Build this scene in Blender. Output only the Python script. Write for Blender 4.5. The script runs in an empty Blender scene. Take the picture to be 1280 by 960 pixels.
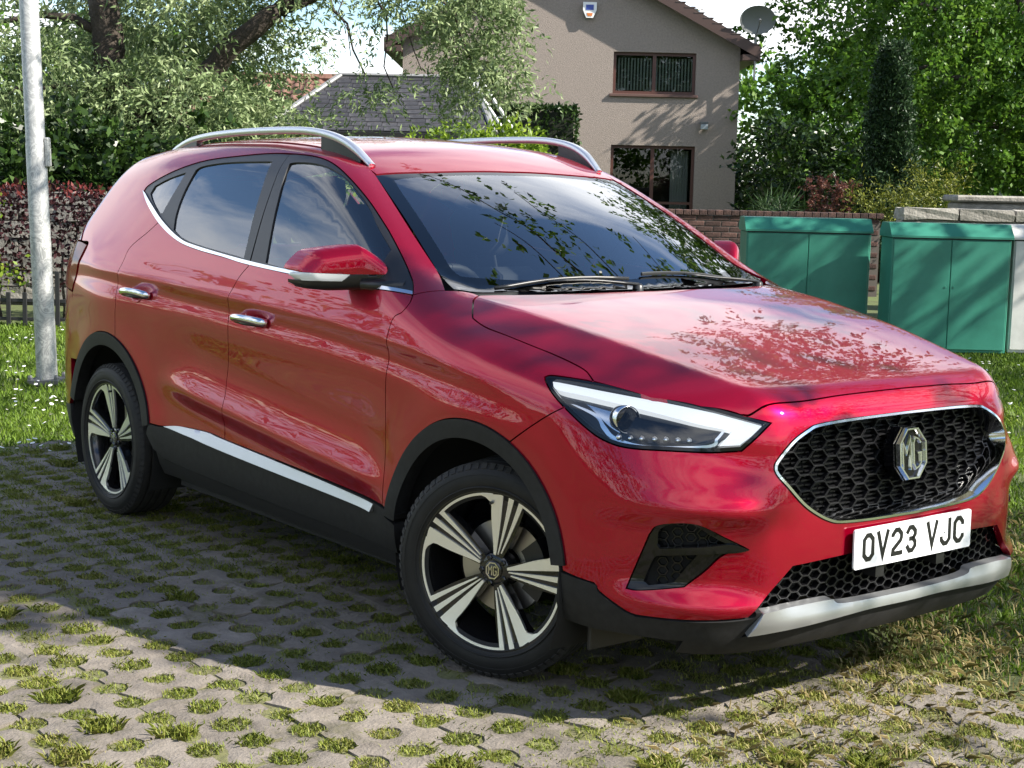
import bpy, bmesh, math, random
import numpy as np
from mathutils import Vector, Matrix
from mathutils.geometry import delaunay_2d_cdt

# ------------------------------------------------------------------ scene, camera, sky, sun, exposure
SC = bpy.context.scene
COL = SC.collection
random.seed(7)
RNG = np.random.default_rng(7)
CAM = np.array([3.53576, -3.51637, 1.46006]); YAW, PITCH, ROLL, FPX = 2.475081, -0.132936, 0.022937, 1924.65
def _cam():
    fw = np.array([math.cos(PITCH) * math.cos(YAW), math.cos(PITCH) * math.sin(YAW), math.sin(PITCH)])
    r = np.cross(fw, [0, 0, 1]); r /= np.linalg.norm(r); u = np.cross(r, fw)
    c, s = math.cos(ROLL), math.sin(ROLL)
    r, u = c * r + s * u, -s * r + c * u
    cd = bpy.data.cameras.new('camera'); cd.sensor_width = 36.0; cd.lens = FPX / 1280 * 36
    cd.clip_start = 0.05; cd.clip_end = 3000
    co = bpy.data.objects.new('camera', cd); COL.objects.link(co)
    m = Matrix.Identity(4)
    for i in range(3):
        m[i][0], m[i][1], m[i][2], m[i][3] = r[i], u[i], -fw[i], CAM[i]
    co.matrix_world = m; SC.camera = co
_cam()
FW = np.array([math.cos(YAW), math.sin(YAW)]); RT = np.array([math.sin(YAW), -math.cos(YAW)])
def W(r, d, z=0.0):
    """metres to the right of the camera, metres ahead of it, height -> world"""
    p = CAM[:2] + r * RT + d * FW
    return (float(p[0]), float(p[1]), float(z))

SUN_EL = math.radians(38.5); SUN_AZ = math.atan2(1.05, 0.70)      # clockwise from +Y
SUN_DIR = Vector((math.sin(SUN_AZ) * math.cos(SUN_EL), math.cos(SUN_AZ) * math.cos(SUN_EL), math.sin(SUN_EL)))
def _sun():
    ld = bpy.data.lights.new('sun', 'SUN'); ld.energy = 5.0; ld.angle = math.radians(0.53); ld.color = (1.0, 0.94, 0.84)
    o = bpy.data.objects.new('sun', ld); COL.objects.link(o)
    o.rotation_euler = SUN_DIR.to_track_quat('Z', 'Y').to_euler(); o.location = (10, 12, 20)
_sun()
def _world():
    w = bpy.data.worlds.new('World'); SC.world = w; w.use_nodes = True
    nt = w.node_tree; N = nt.nodes; L = nt.links; N.clear()
    out = N.new('ShaderNodeOutputWorld'); bg = N.new('ShaderNodeBackground'); bg.inputs[1].default_value = 0.09
    sky = N.new('ShaderNodeTexSky'); sky.sky_type = 'NISHITA'; sky.sun_disc = False
    sky.sun_elevation = SUN_EL; sky.sun_rotation = SUN_AZ; sky.air_density = 1.0; sky.dust_density = 0.0; sky.ozone_density = 4.0
    tc = N.new('ShaderNodeTexCoord'); sep = N.new('ShaderNodeSeparateXYZ'); L.new(tc.outputs['Generated'], sep.inputs[0])
    def m(op, a, b):
        n = N.new('ShaderNodeMath'); n.operation = op
        for i, v in enumerate((a, b)):
            if isinstance(v, (int, float)): n.inputs[i].default_value = v
            else: L.new(v, n.inputs[i])
        return n.outputs[0]
    zz = m('ADD', m('MAXIMUM', sep.outputs[2], 0.0), 0.14)
    cx = m('DIVIDE', sep.outputs[0], zz); cy = m('DIVIDE', sep.outputs[1], zz)
    cmb = N.new('ShaderNodeCombineXYZ'); L.new(cx, cmb.inputs[0]); L.new(cy, cmb.inputs[1])
    n1 = N.new('ShaderNodeTexNoise'); n1.inputs['Scale'].default_value = 0.62; n1.inputs['Detail'].default_value = 9; n1.inputs['Roughness'].default_value = 0.58
    n1.inputs['Distortion'].default_value = 0.5
    mp = N.new('ShaderNodeMapping'); mp.inputs['Location'].default_value = (2.69, 12.18, 0.0); L.new(cmb.outputs[0], mp.inputs[0]); L.new(mp.outputs[0], n1.inputs['Vector'])
    rp = N.new('ShaderNodeValToRGB'); rp.color_ramp.elements[0].position = 0.45; rp.color_ramp.elements[1].position = 0.60
    L.new(n1.outputs['Fac'], rp.inputs[0])
    # cloud tops bright, thick parts greyer
    rp2 = N.new('ShaderNodeValToRGB'); rp2.color_ramp.elements[0].position = 0.5; rp2.color_ramp.elements[0].color = (1, 1, 1, 1)
    rp2.color_ramp.elements[1].position = 0.78; rp2.color_ramp.elements[1].color = (0.52, 0.55, 0.6, 1); L.new(n1.outputs['Fac'], rp2.inputs[0])
    sc = N.new('ShaderNodeVectorMath'); sc.operation = 'SCALE'; sc.inputs['Scale'].default_value = 10.5; L.new(rp2.outputs[0], sc.inputs[0])
    mix = N.new('ShaderNodeMixRGB'); L.new(rp.outputs[0], mix.inputs[0]); L.new(sky.outputs[0], mix.inputs[1]); L.new(sc.outputs[0], mix.inputs[2])
    L.new(mix.outputs[0], bg.inputs[0]); L.new(bg.outputs[0], out.inputs[0])
_world()
SC.view_settings.view_transform = 'Standard'; SC.view_settings.look = 'None'
SC.view_settings.exposure = 1.36; SC.view_settings.gamma = 1.0; SC.view_settings.use_curve_mapping = False
SC.render.engine = 'CYCLES'
SC.cycles.use_denoising = True
SC.cycles.max_bounces = 8; SC.cycles.transparent_max_bounces = 24; SC.cycles.glossy_bounces = 5; SC.cycles.diffuse_bounces = 3
SC.cycles.caustics_reflective = False; SC.cycles.caustics_refractive = False; SC.cycles.sample_clamp_indirect = 6.0

# ------------------------------------------------------------------ materials
MATS = {}
def mat(name, col=(.5, .5, .5), rough=.5, metal=0.0, spec=.5, coat=0.0, coat_r=.03, emit=None, es=0.0, trans=0.0, aniso=None):
    if name in MATS: return MATS[name]
    m = bpy.data.materials.new(name); m.use_nodes = True
    b = m.node_tree.nodes['Principled BSDF']
    b.inputs['Base Color'].default_value = (*col, 1); b.inputs['Roughness'].default_value = rough; b.inputs['Metallic'].default_value = metal
    b.inputs['Specular IOR Level'].default_value = spec; b.inputs['Coat Weight'].default_value = coat; b.inputs['Coat Roughness'].default_value = coat_r
    if emit: b.inputs['Emission Color'].default_value = (*emit, 1); b.inputs['Emission Strength'].default_value = es
    MATS[name] = m; return m
def nodes(m): return m.node_tree.nodes, m.node_tree.links, m.node_tree.nodes['Principled BSDF']
def vary(m, cols, scale=5.0, detail=6, rough=.6, bump=0.0, bscale=None, bdist=.01, coord='Object', pos=(.35, .65), distort=0.0):
    """noise-driven colour between cols, and optional bump"""
    N, L, b = nodes(m)
    tc = N.new('ShaderNodeTexCoord'); n = N.new('ShaderNodeTexNoise'); n.inputs['Scale'].default_value = scale
    n.inputs['Detail'].default_value = detail; n.inputs['Roughness'].default_value = rough; n.inputs['Distortion'].default_value = distort
    L.new(tc.outputs[coord], n.inputs['Vector'])
    r = N.new('ShaderNodeValToRGB'); e = r.color_ramp.elements
    e[0].position, e[1].position = pos; e[0].color = (*cols[0], 1); e[1].color = (*cols[-1], 1)
    for i, c in enumerate(cols[1:-1]):
        k = e.new(pos[0] + (pos[1] - pos[0]) * (i + 1) / (len(cols) - 1)); k.color = (*c, 1)
    L.new(n.outputs['Fac'], r.inputs[0]); L.new(r.outputs[0], b.inputs['Base Color'])
    if bump:
        n2 = N.new('ShaderNodeTexNoise'); n2.inputs['Scale'].default_value = bscale or scale * 6; n2.inputs['Detail'].default_value = 5
        L.new(tc.outputs[coord], n2.inputs['Vector'])
        bp = N.new('ShaderNodeBump'); bp.inputs['Strength'].default_value = bump; bp.inputs['Distance'].default_value = bdist
        L.new(n2.outputs['Fac'], bp.inputs['Height']); L.new(bp.outputs[0], b.inputs['Normal'])
    return m
def per_object(m, amount=.25, hue=.02):
    """small value/hue shift for every object that carries the material"""
    N, L, b = nodes(m)
    src = b.inputs['Base Color'].links[0].from_socket if b.inputs['Base Color'].links else None
    oi = N.new('ShaderNodeObjectInfo'); hs = N.new('ShaderNodeHueSaturation')
    mr = N.new('ShaderNodeMapRange'); mr.inputs['To Min'].default_value = 1 - amount; mr.inputs['To Max'].default_value = 1 + amount
    L.new(oi.outputs['Random'], mr.inputs[0]); L.new(mr.outputs[0], hs.inputs['Value'])
    if src: L.new(src, hs.inputs['Color'])
    else: hs.inputs['Color'].default_value = b.inputs['Base Color'].default_value
    L.new(hs.outputs[0], b.inputs['Base Color']); return m
def glass_mat(name, tint=(.75, .8, .78), ior=1.5, boost=1.0, rough=0.0):
    m = bpy.data.materials.new(name); m.use_nodes = True; N = m.node_tree.nodes; L = m.node_tree.links; N.clear()
    o = N.new('ShaderNodeOutputMaterial'); mx = N.new('ShaderNodeMixShader'); t = N.new('ShaderNodeBsdfTransparent'); g = N.new('ShaderNodeBsdfGlossy')
    g.inputs['Roughness'].default_value = rough; t.inputs[0].default_value = (*tint, 1)
    f = N.new('ShaderNodeFresnel'); f.inputs['IOR'].default_value = ior
    mu = N.new('ShaderNodeMath'); mu.operation = 'MULTIPLY'; mu.inputs[1].default_value = boost; mu.use_clamp = True
    L.new(f.outputs[0], mu.inputs[0]); L.new(mu.outputs[0], mx.inputs[0]); L.new(t.outputs[0], mx.inputs[1]); L.new(g.outputs[0], mx.inputs[2]); L.new(mx.outputs[0], o.inputs[0])
    return m

# ------------------------------------------------------------------ object helpers
def empty(name, loc=(0, 0, 0), rz=0.0, parent=None):
    o = bpy.data.objects.new(name, None); COL.objects.link(o); o.location = loc; o.rotation_euler = (0, 0, rz); o.empty_display_size = .2
    if parent: o.parent = parent
    return o
def tag(o, label=None, cat=None, group=None, kind=None):
    if label: o['label'] = label
    if cat: o['category'] = cat
    if group: o['group'] = group
    if kind: o['kind'] = kind
    return o
def mesh(name, V, F, mats, parent=None, smooth=False, normals=None, fmat=None, loc=None, mesh_only=False):
    me = bpy.data.meshes.new(name)
    me.from_pydata([tuple(map(float, v)) for v in V], [], [tuple(map(int, q)) for q in F])
    if not isinstance(mats, (list, tuple)): mats = [mats]
    for m in mats: me.materials.append(m)
    if fmat is not None: me.polygons.foreach_set('material_index', np.asarray(fmat, dtype=np.int32))
    me.update()
    if smooth or normals is not None: me.polygons.foreach_set('use_smooth', np.ones(len(me.polygons), dtype=bool))
    if normals is not None: me.normals_split_custom_set_from_vertices([tuple(map(float, n)) for n in normals])
    if mesh_only: return me
    o = bpy.data.objects.new(name, me); COL.objects.link(o)
    if parent: o.parent = parent
    if loc is not None: o.location = loc
    return o
def inst(name, me, parent=None, matrix=None, loc=None, rot=None, scale=None):
    o = bpy.data.objects.new(name, me); COL.objects.link(o)
    if parent: o.parent = parent
    if matrix is not None: o.matrix_local = matrix
    if loc is not None: o.location = loc
    if rot is not None: o.rotation_euler = rot
    if scale is not None: o.scale = scale
    return o
class MB:
    """collects shapes of ONE part"""
    def __init__(s): s.V = []; s.F = []; s.M = []
    def add(s, V, F, mi=0):
        b = len(s.V); s.V += [tuple(v) for v in V]; s.F += [tuple(b + i for i in q) for q in F]; s.M += [mi] * len(F); return s
    def box(s, lo, hi, mi=0, mtx=None):
        x0, y0, z0 = lo; x1, y1, z1 = hi
        V = [(x0, y0, z0), (x1, y0, z0), (x1, y1, z0), (x0, y1, z0), (x0, y0, z1), (x1, y0, z1), (x1, y1, z1), (x0, y1, z1)]
        if mtx is not None: V = [tuple(mtx @ Vector(v)) for v in V]
        return s.add(V, [(0, 3, 2, 1), (4, 5, 6, 7), (0, 1, 5, 4), (1, 2, 6, 5), (2, 3, 7, 6), (3, 0, 4, 7)], mi)
    def bbox(s, lo, hi, r=.01, mi=0, mtx=None):
        """chamfered box"""
        lo = np.array(lo, float); hi = np.array(hi, float); r = min(r, .45 * (hi - lo).min())
        V = []
        for sx in (0, 1):
            for sy in (0, 1):
                for sz in (0, 1):
                    c = np.where([sx, sy, sz], hi, lo); d = np.where([sx, sy, sz], -r, r)
                    for a in range(3):
                        p = c + d; p[a] = c[a]; V.append(p)
        bm = bmesh.new(); vs = [bm.verts.new(p) for p in V]
        res = bmesh.ops.convex_hull(bm, input=vs); bm.verts.index_update()
        VV = [tuple(v.co) for v in bm.verts]; FF = [tuple(v.index for v in f.verts) for f in bm.faces]; bm.free()
        if mtx is not None: VV = [tuple(mtx @ Vector(v)) for v in VV]
        return s.add(VV, FF, mi)
    def tube(s, pts, rad, n=8, mi=0, caps=True, flat=(1, 1)):
        pts = np.array(pts, float); rad = np.broadcast_to(np.asarray(rad, float), (len(pts),))
        V = []; up = np.array([0, 0, 1.0])
        for i, p in enumerate(pts):
            t = pts[min(i + 1, len(pts) - 1)] - pts[max(i - 1, 0)]; t /= np.linalg.norm(t) + 1e-9
            a = np.cross(t, up)
            if np.linalg.norm(a) < .1: a = np.cross(t, [1.0, 0, 0])
            a /= np.linalg.norm(a); b = np.cross(a, t)
            for k in range(n):
                w = 2 * math.pi * k / n; V.append(p + rad[i] * (flat[0] * math.cos(w) * a + flat[1] * math.sin(w) * b))
        F = []
        for i in range(len(pts) - 1):
            for k in range(n):
                F.append((i * n + k, i * n + (k + 1) % n, (i + 1) * n + (k + 1) % n, (i + 1) * n + k))
        if caps: F += [tuple(range(n))[::-1], tuple((len(pts) - 1) * n + k for k in range(n))]
        return s.add(V, F, mi)
    def lathe(s, prof, n=32, mi=0, axis='y', c=(0, 0, 0), a0=0, a1=2 * math.pi):
        """prof: (axial, radius) list"""
        V = []; full = abs(a1 - a0 - 2 * math.pi) < 1e-6; m = n if full else n + 1
        for k in range(m):
            w = a0 + (a1 - a0) * k / n
            for (h, r) in prof:
                q = (r * math.cos(w), h, r * math.sin(w)) if axis == 'y' else ((r * math.cos(w), r * math.sin(w), h) if axis == 'z' else (h, r * math.cos(w), r * math.sin(w)))
                V.append((q[0] + c[0], q[1] + c[1], q[2] + c[2]))
        P = len(prof); F = []
        for k in range(n):
            for i in range(P - 1):
                k2 = (k + 1) % m
                F.append((k * P + i, k * P + i + 1, k2 * P + i + 1, k2 * P + i))
        return s.add(V, F, mi)
    def prism(s, poly, h0, h1, fn=None, mi=0):
        """polygon in 2D -> extruded; fn(u, v, h) maps to 3D"""
        fn = fn or (lambda u, v, h: (u, v, h)); n = len(poly)
        V = [fn(u, v, h1) for u, v in poly] + [fn(u, v, h0) for u, v in poly]
        T = tess(poly)
        F = [tuple(t) for t in T] + [tuple(n + i for i in t[::-1]) for t in T]
        F += [(i, (i + 1) % n, n + (i + 1) % n, n + i)[::-1] for i in range(n)]
        return s.add(V, F, mi)
    def build(s, name, mats, parent=None, smooth=False, loc=None, mesh_only=False):
        return mesh(name, s.V, s.F, mats, parent, smooth, fmat=s.M, loc=loc, mesh_only=mesh_only)
def auto_smooth(o, deg=35):
    me = o.data if hasattr(o, 'data') else o
    me.polygons.foreach_set('use_smooth', np.ones(len(me.polygons), dtype=bool))
    me.set_sharp_from_angle(angle=math.radians(deg)); return o
def tess(poly):
    from mathutils.geometry import tessellate_polygon
    a = sum(poly[i][0] * poly[(i + 1) % len(poly)][1] - poly[(i + 1) % len(poly)][0] * poly[i][1] for i in range(len(poly)))
    T = tessellate_polygon([[Vector((p[0], p[1], 0)) for p in poly]])
    out = []
    for t in T:
        p, q, r = (poly[i] for i in t)
        cr = (q[0] - p[0]) * (r[1] - p[1]) - (q[1] - p[1]) * (r[0] - p[0])
        out.append(tuple(t) if cr > 0 else (t[0], t[2], t[1]))
    return out
def cr(pts, n=8, closed=False):
    """Catmull-Rom through points"""
    P = [np.array(p, float) for p in pts]; out = []
    if closed: P = [P[-1]] + P + [P[0], P[1]]
    else: P = [2 * P[0] - P[1]] + P + [2 * P[-1] - P[-2]]
    for i in range(1, len(P) - 2):
        p0, p1, p2, p3 = P[i - 1:i + 3]
        for k in range(n):
            t = k / n
            out.append(.5 * (2 * p1 + (p2 - p0) * t + (2 * p0 - 5 * p1 + 4 * p2 - p3) * t * t + (3 * p1 - p0 - 3 * p2 + p3) * t ** 3))
    if not closed: out.append(P[-2])
    return np.array(out)
def path(*segs):
    """closed loop from consecutive segments; each is smooth inside, corners at the joints"""
    out = []
    for s in segs:
        s = [tuple(p) for p in s]
        q = cr(s, 6) if len(s) > 2 else np.array(s, float)
        out += [tuple(p) for p in q]
    res = [out[0]]
    for p in out[1:]:
        if math.dist(p, res[-1]) > 1e-4: res.append(p)
    if math.dist(res[0], res[-1]) < 1e-4: res.pop()
    return res
def in_poly(pts, poly):
    pts = np.asarray(pts); poly = np.asarray(poly); x, y = pts[:, 0], pts[:, 1]; ins = np.zeros(len(pts), bool); j = len(poly) - 1
    for i in range(len(poly)):
        xi, yi = poly[i]; xj, yj = poly[j]
        c = ((yi > y) != (yj > y)) & (x < (xj - xi) * (y - yi) / (yj - yi + 1e-15) + xi)
        ins ^= c; j = i
    return ins
def offset_poly(poly, d):
    """move the outline inwards by d"""
    P = np.array(poly, float); a = np.roll(P, 1, 0); b = np.roll(P, -1, 0)
    area = .5 * np.sum(P[:, 0] * b[:, 1] - b[:, 0] * P[:, 1])
    e1 = P - a; e2 = b - P
    n1 = np.stack([-e1[:, 1], e1[:, 0]], 1); n2 = np.stack([-e2[:, 1], e2[:, 0]], 1)
    n1 /= np.linalg.norm(n1, axis=1, keepdims=True) + 1e-12; n2 /= np.linalg.norm(n2, axis=1, keepdims=True) + 1e-12
    n = n1 + n2; l = np.linalg.norm(n, axis=1, keepdims=True); n = n / np.maximum(l, .3) ; n = n * (2 / np.maximum(l, .8)).clip(1, 1.6)
    return P + n * d * (1 if area > 0 else -1)
def resample(poly, h):
    out = []
    for i in range(len(poly)):
        a = np.array(poly[i]); b = np.array(poly[(i + 1) % len(poly)]); n = max(1, int(math.ceil(np.linalg.norm(b - a) / h)))
        for k in range(n): out.append(a + (b - a) * k / n)
    return np.array(out)
def triangulate(loops, res):
    """outer loop + holes -> (points2d, triangles, boundary index lists)"""
    L = [resample(l, res) for l in loops]
    lo = L[0].min(0); hi = L[0].max(0)
    gx = np.arange(lo[0], hi[0] + res, res); gy = np.arange(lo[1], hi[1] + res, res * .866)
    G = np.array([(x + (.5 * res if j % 2 else 0), y) for j, y in enumerate(gy) for x in gx])
    ok = in_poly(G, L[0])
    for h in L[1:]: ok &= ~in_poly(G, h)
    G = G[ok]
    B = np.concatenate(L)
    if len(G):
        dm = np.full(len(G), 9.0)
        for i in range(0, len(B), 200):
            d = np.linalg.norm(G[:, None] - B[None, i:i + 200], axis=2).min(1); dm = np.minimum(dm, d)
        G = G[dm > .45 * res]
    pts = np.concatenate([B, G]); edges = []; s = 0
    for l in L:
        n = len(l); edges += [(s + i, s + (i + 1) % n) for i in range(n)]; s += n
    V, E, Fc, ov, oe, of = delaunay_2d_cdt([Vector(p) for p in pts], edges, [], 0, 1e-7)
    V = np.array([(v.x, v.y) for v in V]); T = np.array(Fc)
    c = V[T].mean(1); ok = in_poly(c, L[0])
    for h in L[1:]: ok &= ~in_poly(c, h)
    T = T[ok]
    mp = {}
    for i, o in enumerate(ov):
        for k in o: mp[k] = i
    bl = []; s = 0
    for l in L: bl.append([mp[s + i] for i in range(len(l))]); s += len(l)
    return V, T, bl

# ------------------------------------------------------------------ foliage helpers
def leaf_mat(name, cols, trans=.35, rough=.5, patch=None, spec=.3):
    """colour varies leaf by leaf; some light passes through"""
    m = bpy.data.materials.new(name); m.use_nodes = True; N = m.node_tree.nodes; L = m.node_tree.links; b = N['Principled BSDF']
    g = N.new('ShaderNodeNewGeometry'); r = N.new('ShaderNodeValToRGB'); e = r.color_ramp.elements
    e[0].color = (*cols[0], 1); e[1].color = (*cols[-1], 1)
    for i, c in enumerate(cols[1:-1]): k = e.new((i + 1) / (len(cols) - 1)); k.color = (*c, 1)
    fac = g.outputs['Random Per Island']
    if patch:
        tc = N.new('ShaderNodeTexCoord'); n = N.new('ShaderNodeTexNoise'); n.inputs['Scale'].default_value = patch[0]; n.inputs['Detail'].default_value = 3; L.new(tc.outputs['Object'], n.inputs['Vector'])
        mr = N.new('ShaderNodeMapRange'); mr.inputs['From Min'].default_value = .3; mr.inputs['From Max'].default_value = .7; L.new(n.outputs['Fac'], mr.inputs[0])
        mx = N.new('ShaderNodeMath'); mx.operation = 'MULTIPLY_ADD'; mx.inputs[1].default_value = 1 - patch[1]; L.new(fac, mx.inputs[0])
        m2 = N.new('ShaderNodeMath'); m2.operation = 'MULTIPLY'; m2.inputs[1].default_value = patch[1]; L.new(mr.outputs[0], m2.inputs[0]); L.new(m2.outputs[0], mx.inputs[2]); fac = mx.outputs[0]
    L.new(fac, r.inputs[0]); L.new(r.outputs[0], b.inputs['Base Color']); b.inputs['Roughness'].default_value = rough; b.inputs['Specular IOR Level'].default_value = spec
    t = N.new('ShaderNodeBsdfTranslucent'); L.new(r.outputs[0], t.inputs[0]); mix = N.new('ShaderNodeMixShader'); mix.inputs[0].default_value = trans
    o = N['Material Output']; L.new(b.outputs[0], mix.inputs[1]); L.new(t.outputs[0], mix.inputs[2]); L.new(mix.outputs[0], o.inputs[0])
    return m
def quads_mesh(name, V, k, mats, parent=None, loc=None):
    """V: (n*k, 3) vertices, k per face"""
    n = len(V) // k
    me = bpy.data.meshes.new(name); me.vertices.add(len(V)); me.vertices.foreach_set('co', np.asarray(V, dtype=np.float32).ravel())
    me.loops.add(n * k); me.loops.foreach_set('vertex_index', np.arange(n * k, dtype=np.int32)); me.polygons.add(n)
    me.polygons.foreach_set('loop_start', np.arange(0, n * k, k, dtype=np.int32)); me.polygons.foreach_set('loop_total', np.full(n, k, dtype=np.int32))
    me.materials.append(mats); me.update(calc_edges=True); me.validate()
    o = bpy.data.objects.new(name, me); COL.objects.link(o)
    if parent: o.parent = parent
    if loc is not None: o.location = loc
    return o
def unit(v): return v / (np.linalg.norm(v, axis=-1, keepdims=True) + 1e-9)
def leaves_at(P, D, size, asp=.45, jitter=.5, flat=.4, rng=RNG):
    """one pointed leaf (4-gon) at every P, roughly along D"""
    n = len(P); d = unit(D + rng.normal(0, jitter, (n, 3))); s = size * rng.uniform(.65, 1.25, (n, 1))
    up = unit(rng.normal(0, 1, (n, 3)) * (1 - flat) + np.array([0, 0, 1.0]) * flat); w = unit(np.cross(d, up)); nn = np.cross(w, d)
    a = P; b = P + d * s * .45 + w * s * asp * .5 + nn * s * .04; c = P + d * s; e = P + d * s * .45 - w * s * asp * .5 + nn * s * .04
    return np.stack([a, b, c, e], 1).reshape(-1, 3)
def sprays(C, D, length, nleaf, size, asp=.45, droop=.5, spread=.10, rng=RNG, jitter=.55, flat=.4):
    """twigs starting at C along D, leaves all along them"""
    n = len(C); t = rng.uniform(.05, 1, (n, nleaf, 1)); L = length * rng.uniform(.6, 1.3, (n, 1, 1))
    P = C[:, None] + D[:, None] * t * L; P[..., 2:] -= droop * (t * L) ** 2 / length
    P += rng.normal(0, spread, P.shape) * length
    DD = np.repeat(D[:, None], nleaf, 1) + rng.normal(0, .7, P.shape); DD[..., 2] -= droop * .8
    return leaves_at(P.reshape(-1, 3), unit(DD.reshape(-1, 3)), size, asp, jitter, flat, rng)
def blob_points(n, c, r, shell=.55, rng=RNG, zmin=None, lump=.25, seed=0):
    """points in a lumpy ellipsoid, denser towards the outside; returns points and outward directions"""
    d = unit(rng.normal(0, 1, (n, 3))); rr = (shell + (1 - shell) * rng.random((n, 1)) ** .7)
    k = np.array([1.0 + lump * math.sin(3.1 * a[0] * 2 + seed) * math.cos(2.7 * a[1] * 2 + seed * 1.7) + lump * .7 * math.sin(5.3 * a[2] + seed) for a in d])[:, None]
    P = np.array(c) + d * np.array(r) * rr * k
    if zmin is not None:
        ok = P[:, 2] > zmin; P, d = P[ok], d[ok]
    return P, d
def limb(mb, p0, p1, r0, r1, sag=.1, n=7, wob=.06, rng=RNG, sides=8):
    p0, p1 = np.array(p0, float), np.array(p1, float); t = np.linspace(0, 1, n)[:, None]
    P = p0 + (p1 - p0) * t; L = np.linalg.norm(p1 - p0); P[:, 2:] += sag * L * np.sin(np.pi * t); P[1:-1] += rng.normal(0, wob * L * .3, (n - 2, 3))
    mb.tube(P, np.linspace(r0, r1, n), sides); return P
def bark_mat(name, c0, c1): return vary(mat(name, c0, .9), [c0, c1], 6, 8, .7, .8, 22, .03, pos=(.3, .7))

# ------------------------------------------------------------------ ground
def ground():
    m = mat('lawn_soil', (.08, .09, .03), .95)
    vary(m, [(.055, .055, .022), (.075, .095, .028), (.095, .130, .032)], 1.7, 9, .7, .6, 45, .02, pos=(.3, .68))
    g = mesh('ground', [(-400, -400, -.035), (400, -400, -.035), (400, 400, -.035), (-400, 400, -.035)], [(0, 1, 2, 3)], m); tag(g, kind='structure')
    pm = mat('paver_concrete', (.30, .27, .24), .92)
    N, L, b = nodes(pm)
    vary(pm, [(.085, .072, .058), (.155, .134, .112), (.215, .188, .160)], 4.5, 11, .74, .8, 110, .006, coord='Object', pos=(.30, .66))
    geo = N.new('ShaderNodeNewGeometry')                     # the weathering runs on from block to block
    for nd in [n for n in N if n.type == 'TEX_NOISE']:
        for l in list(nd.inputs['Vector'].links): L.remove(l)
        L.new(geo.outputs['Position'], nd.inputs['Vector'])
    ms_ = N.new('ShaderNodeTexNoise'); ms_.inputs['Scale'].default_value = 2.6; ms_.inputs['Detail'].default_value = 10; ms_.inputs['Roughness'].default_value = .75; L.new(geo.outputs['Position'], ms_.inputs['Vector'])
    mr_ = N.new('ShaderNodeMapRange'); mr_.inputs['From Min'].default_value = .54; mr_.inputs['From Max'].default_value = .66; L.new(ms_.outputs['Fac'], mr_.inputs[0])
    mm_ = N.new('ShaderNodeMixRGB'); mm_.inputs[2].default_value = (.075, .070, .035, 1); src_ = b.inputs['Base Color'].links[0].from_socket; L.new(src_, mm_.inputs[1]); L.new(mr_.outputs[0], mm_.inputs[0]); L.new(mm_.outputs[0], b.inputs['Base Color'])
    per_object(pm, .14)
    pit = .148; x0, y0 = -.03, -1.79
    # block = 4 x 2 pitches; holes on the lattice, half holes along its edges
    def block_mesh(seed):
        rg = np.random.default_rng(seed); a, c = 2 * pit - .006, pit - .006
        def hole(cx, cy, r, n=18, cusp=0):
            w = rg.uniform(0, 6.28); return [(cx + r * (1 + .09 * math.sin(2 * t + w) + .07 * math.sin(3 * t + 2 * w) + .05 * math.sin(5 * t + 3 * w)) * math.cos(t), cy + r * (1 + .09 * math.sin(2 * t + w) + .07 * math.sin(3 * t + 2 * w) + .05 * math.sin(5 * t + 3 * w)) * math.sin(t)) for t in np.linspace(0, 2 * math.pi, n, endpoint=False)]
        # outline with half holes cut in
        def edge(p, q, notches, r):
            p, q = np.array(p), np.array(q); d = (q - p) / np.linalg.norm(q - p); nrm = np.array([-d[1], d[0]]); out = [p + d * .0]
            for s in notches:
                cc = p + d * s; rr = r * rg.uniform(.9, 1.1)
                for t in np.linspace(math.pi, 0, 8): out.append(cc + d * rr * math.cos(t) + nrm * rr * math.sin(t) * .92)
            return [tuple(o + rg.normal(0, .0012, 2)) for o in out]
        r = .050
        cut = .032
        pts = edge((-a + cut, -c), (a - cut, -c), [pit - cut, 2 * pit - cut - .002, 3 * pit - cut - .004], r) + edge((a, -c + cut), (a, c - cut), [c - cut], r) + edge((a - cut, c), (-a + cut, c), [pit - cut, 2 * pit - cut - .002, 3 * pit - cut - .004], r) + edge((-a, c - cut), (-a, -c + cut), [c - cut], r)
        holes = [hole(k * pit + rg.normal(0, .003), rg.normal(0, .003), r * rg.uniform(.76, 1.06)) for k in (-1, 0, 1)]
        loops = [np.array(pts)] + [np.array(h) for h in holes]
        V2, T, BL = triangulate(loops, .045)
        V2 = V2; n = len(V2); bd = np.zeros(n, bool)
        for l in BL: bd[l] = True
        z = np.where(bd, -.004, 0) + rg.normal(0, .0008, n)
        V = [(p[0], p[1], zz) for p, zz in zip(V2, z)]; F = []
        for t in T:
            p, q, r_ = V2[t]; F.append(tuple(t) if (q[0] - p[0]) * (r_[1] - p[1]) - (q[1] - p[1]) * (r_[0] - p[0]) > 0 else tuple(t[::-1]))
        for l in BL:
            s = len(V); V += [(V2[i][0], V2[i][1], -.05) for i in l]; k = len(l)
            F += [(l[i], l[(i + 1) % k], s + (i + 1) % k, s + i) for i in range(k)]
        me = mesh('paver_block', V, F, pm, mesh_only=True)
        bm = bmesh.new(); bm.from_mesh(me); bmesh.ops.recalc_face_normals(bm, faces=bm.faces); bm.to_mesh(me); bm.free()
        return me
    ms = [block_mesh(s) for s in range(1, 13)]
    paving = mesh('paving', [(-4.4, -5.6, -.0075), (5.2, -5.6, -.0075), (5.2, .35, -.0075), (-4.4, .35, -.0075)], [(0, 1, 2, 3)], vary(mat('paving_soil', (.06, .045, .03), .95), [(.10, .085, .052), (.115, .115, .045), (.15, .155, .055)], 6, 8, .7, .6, 60, .015))
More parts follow.
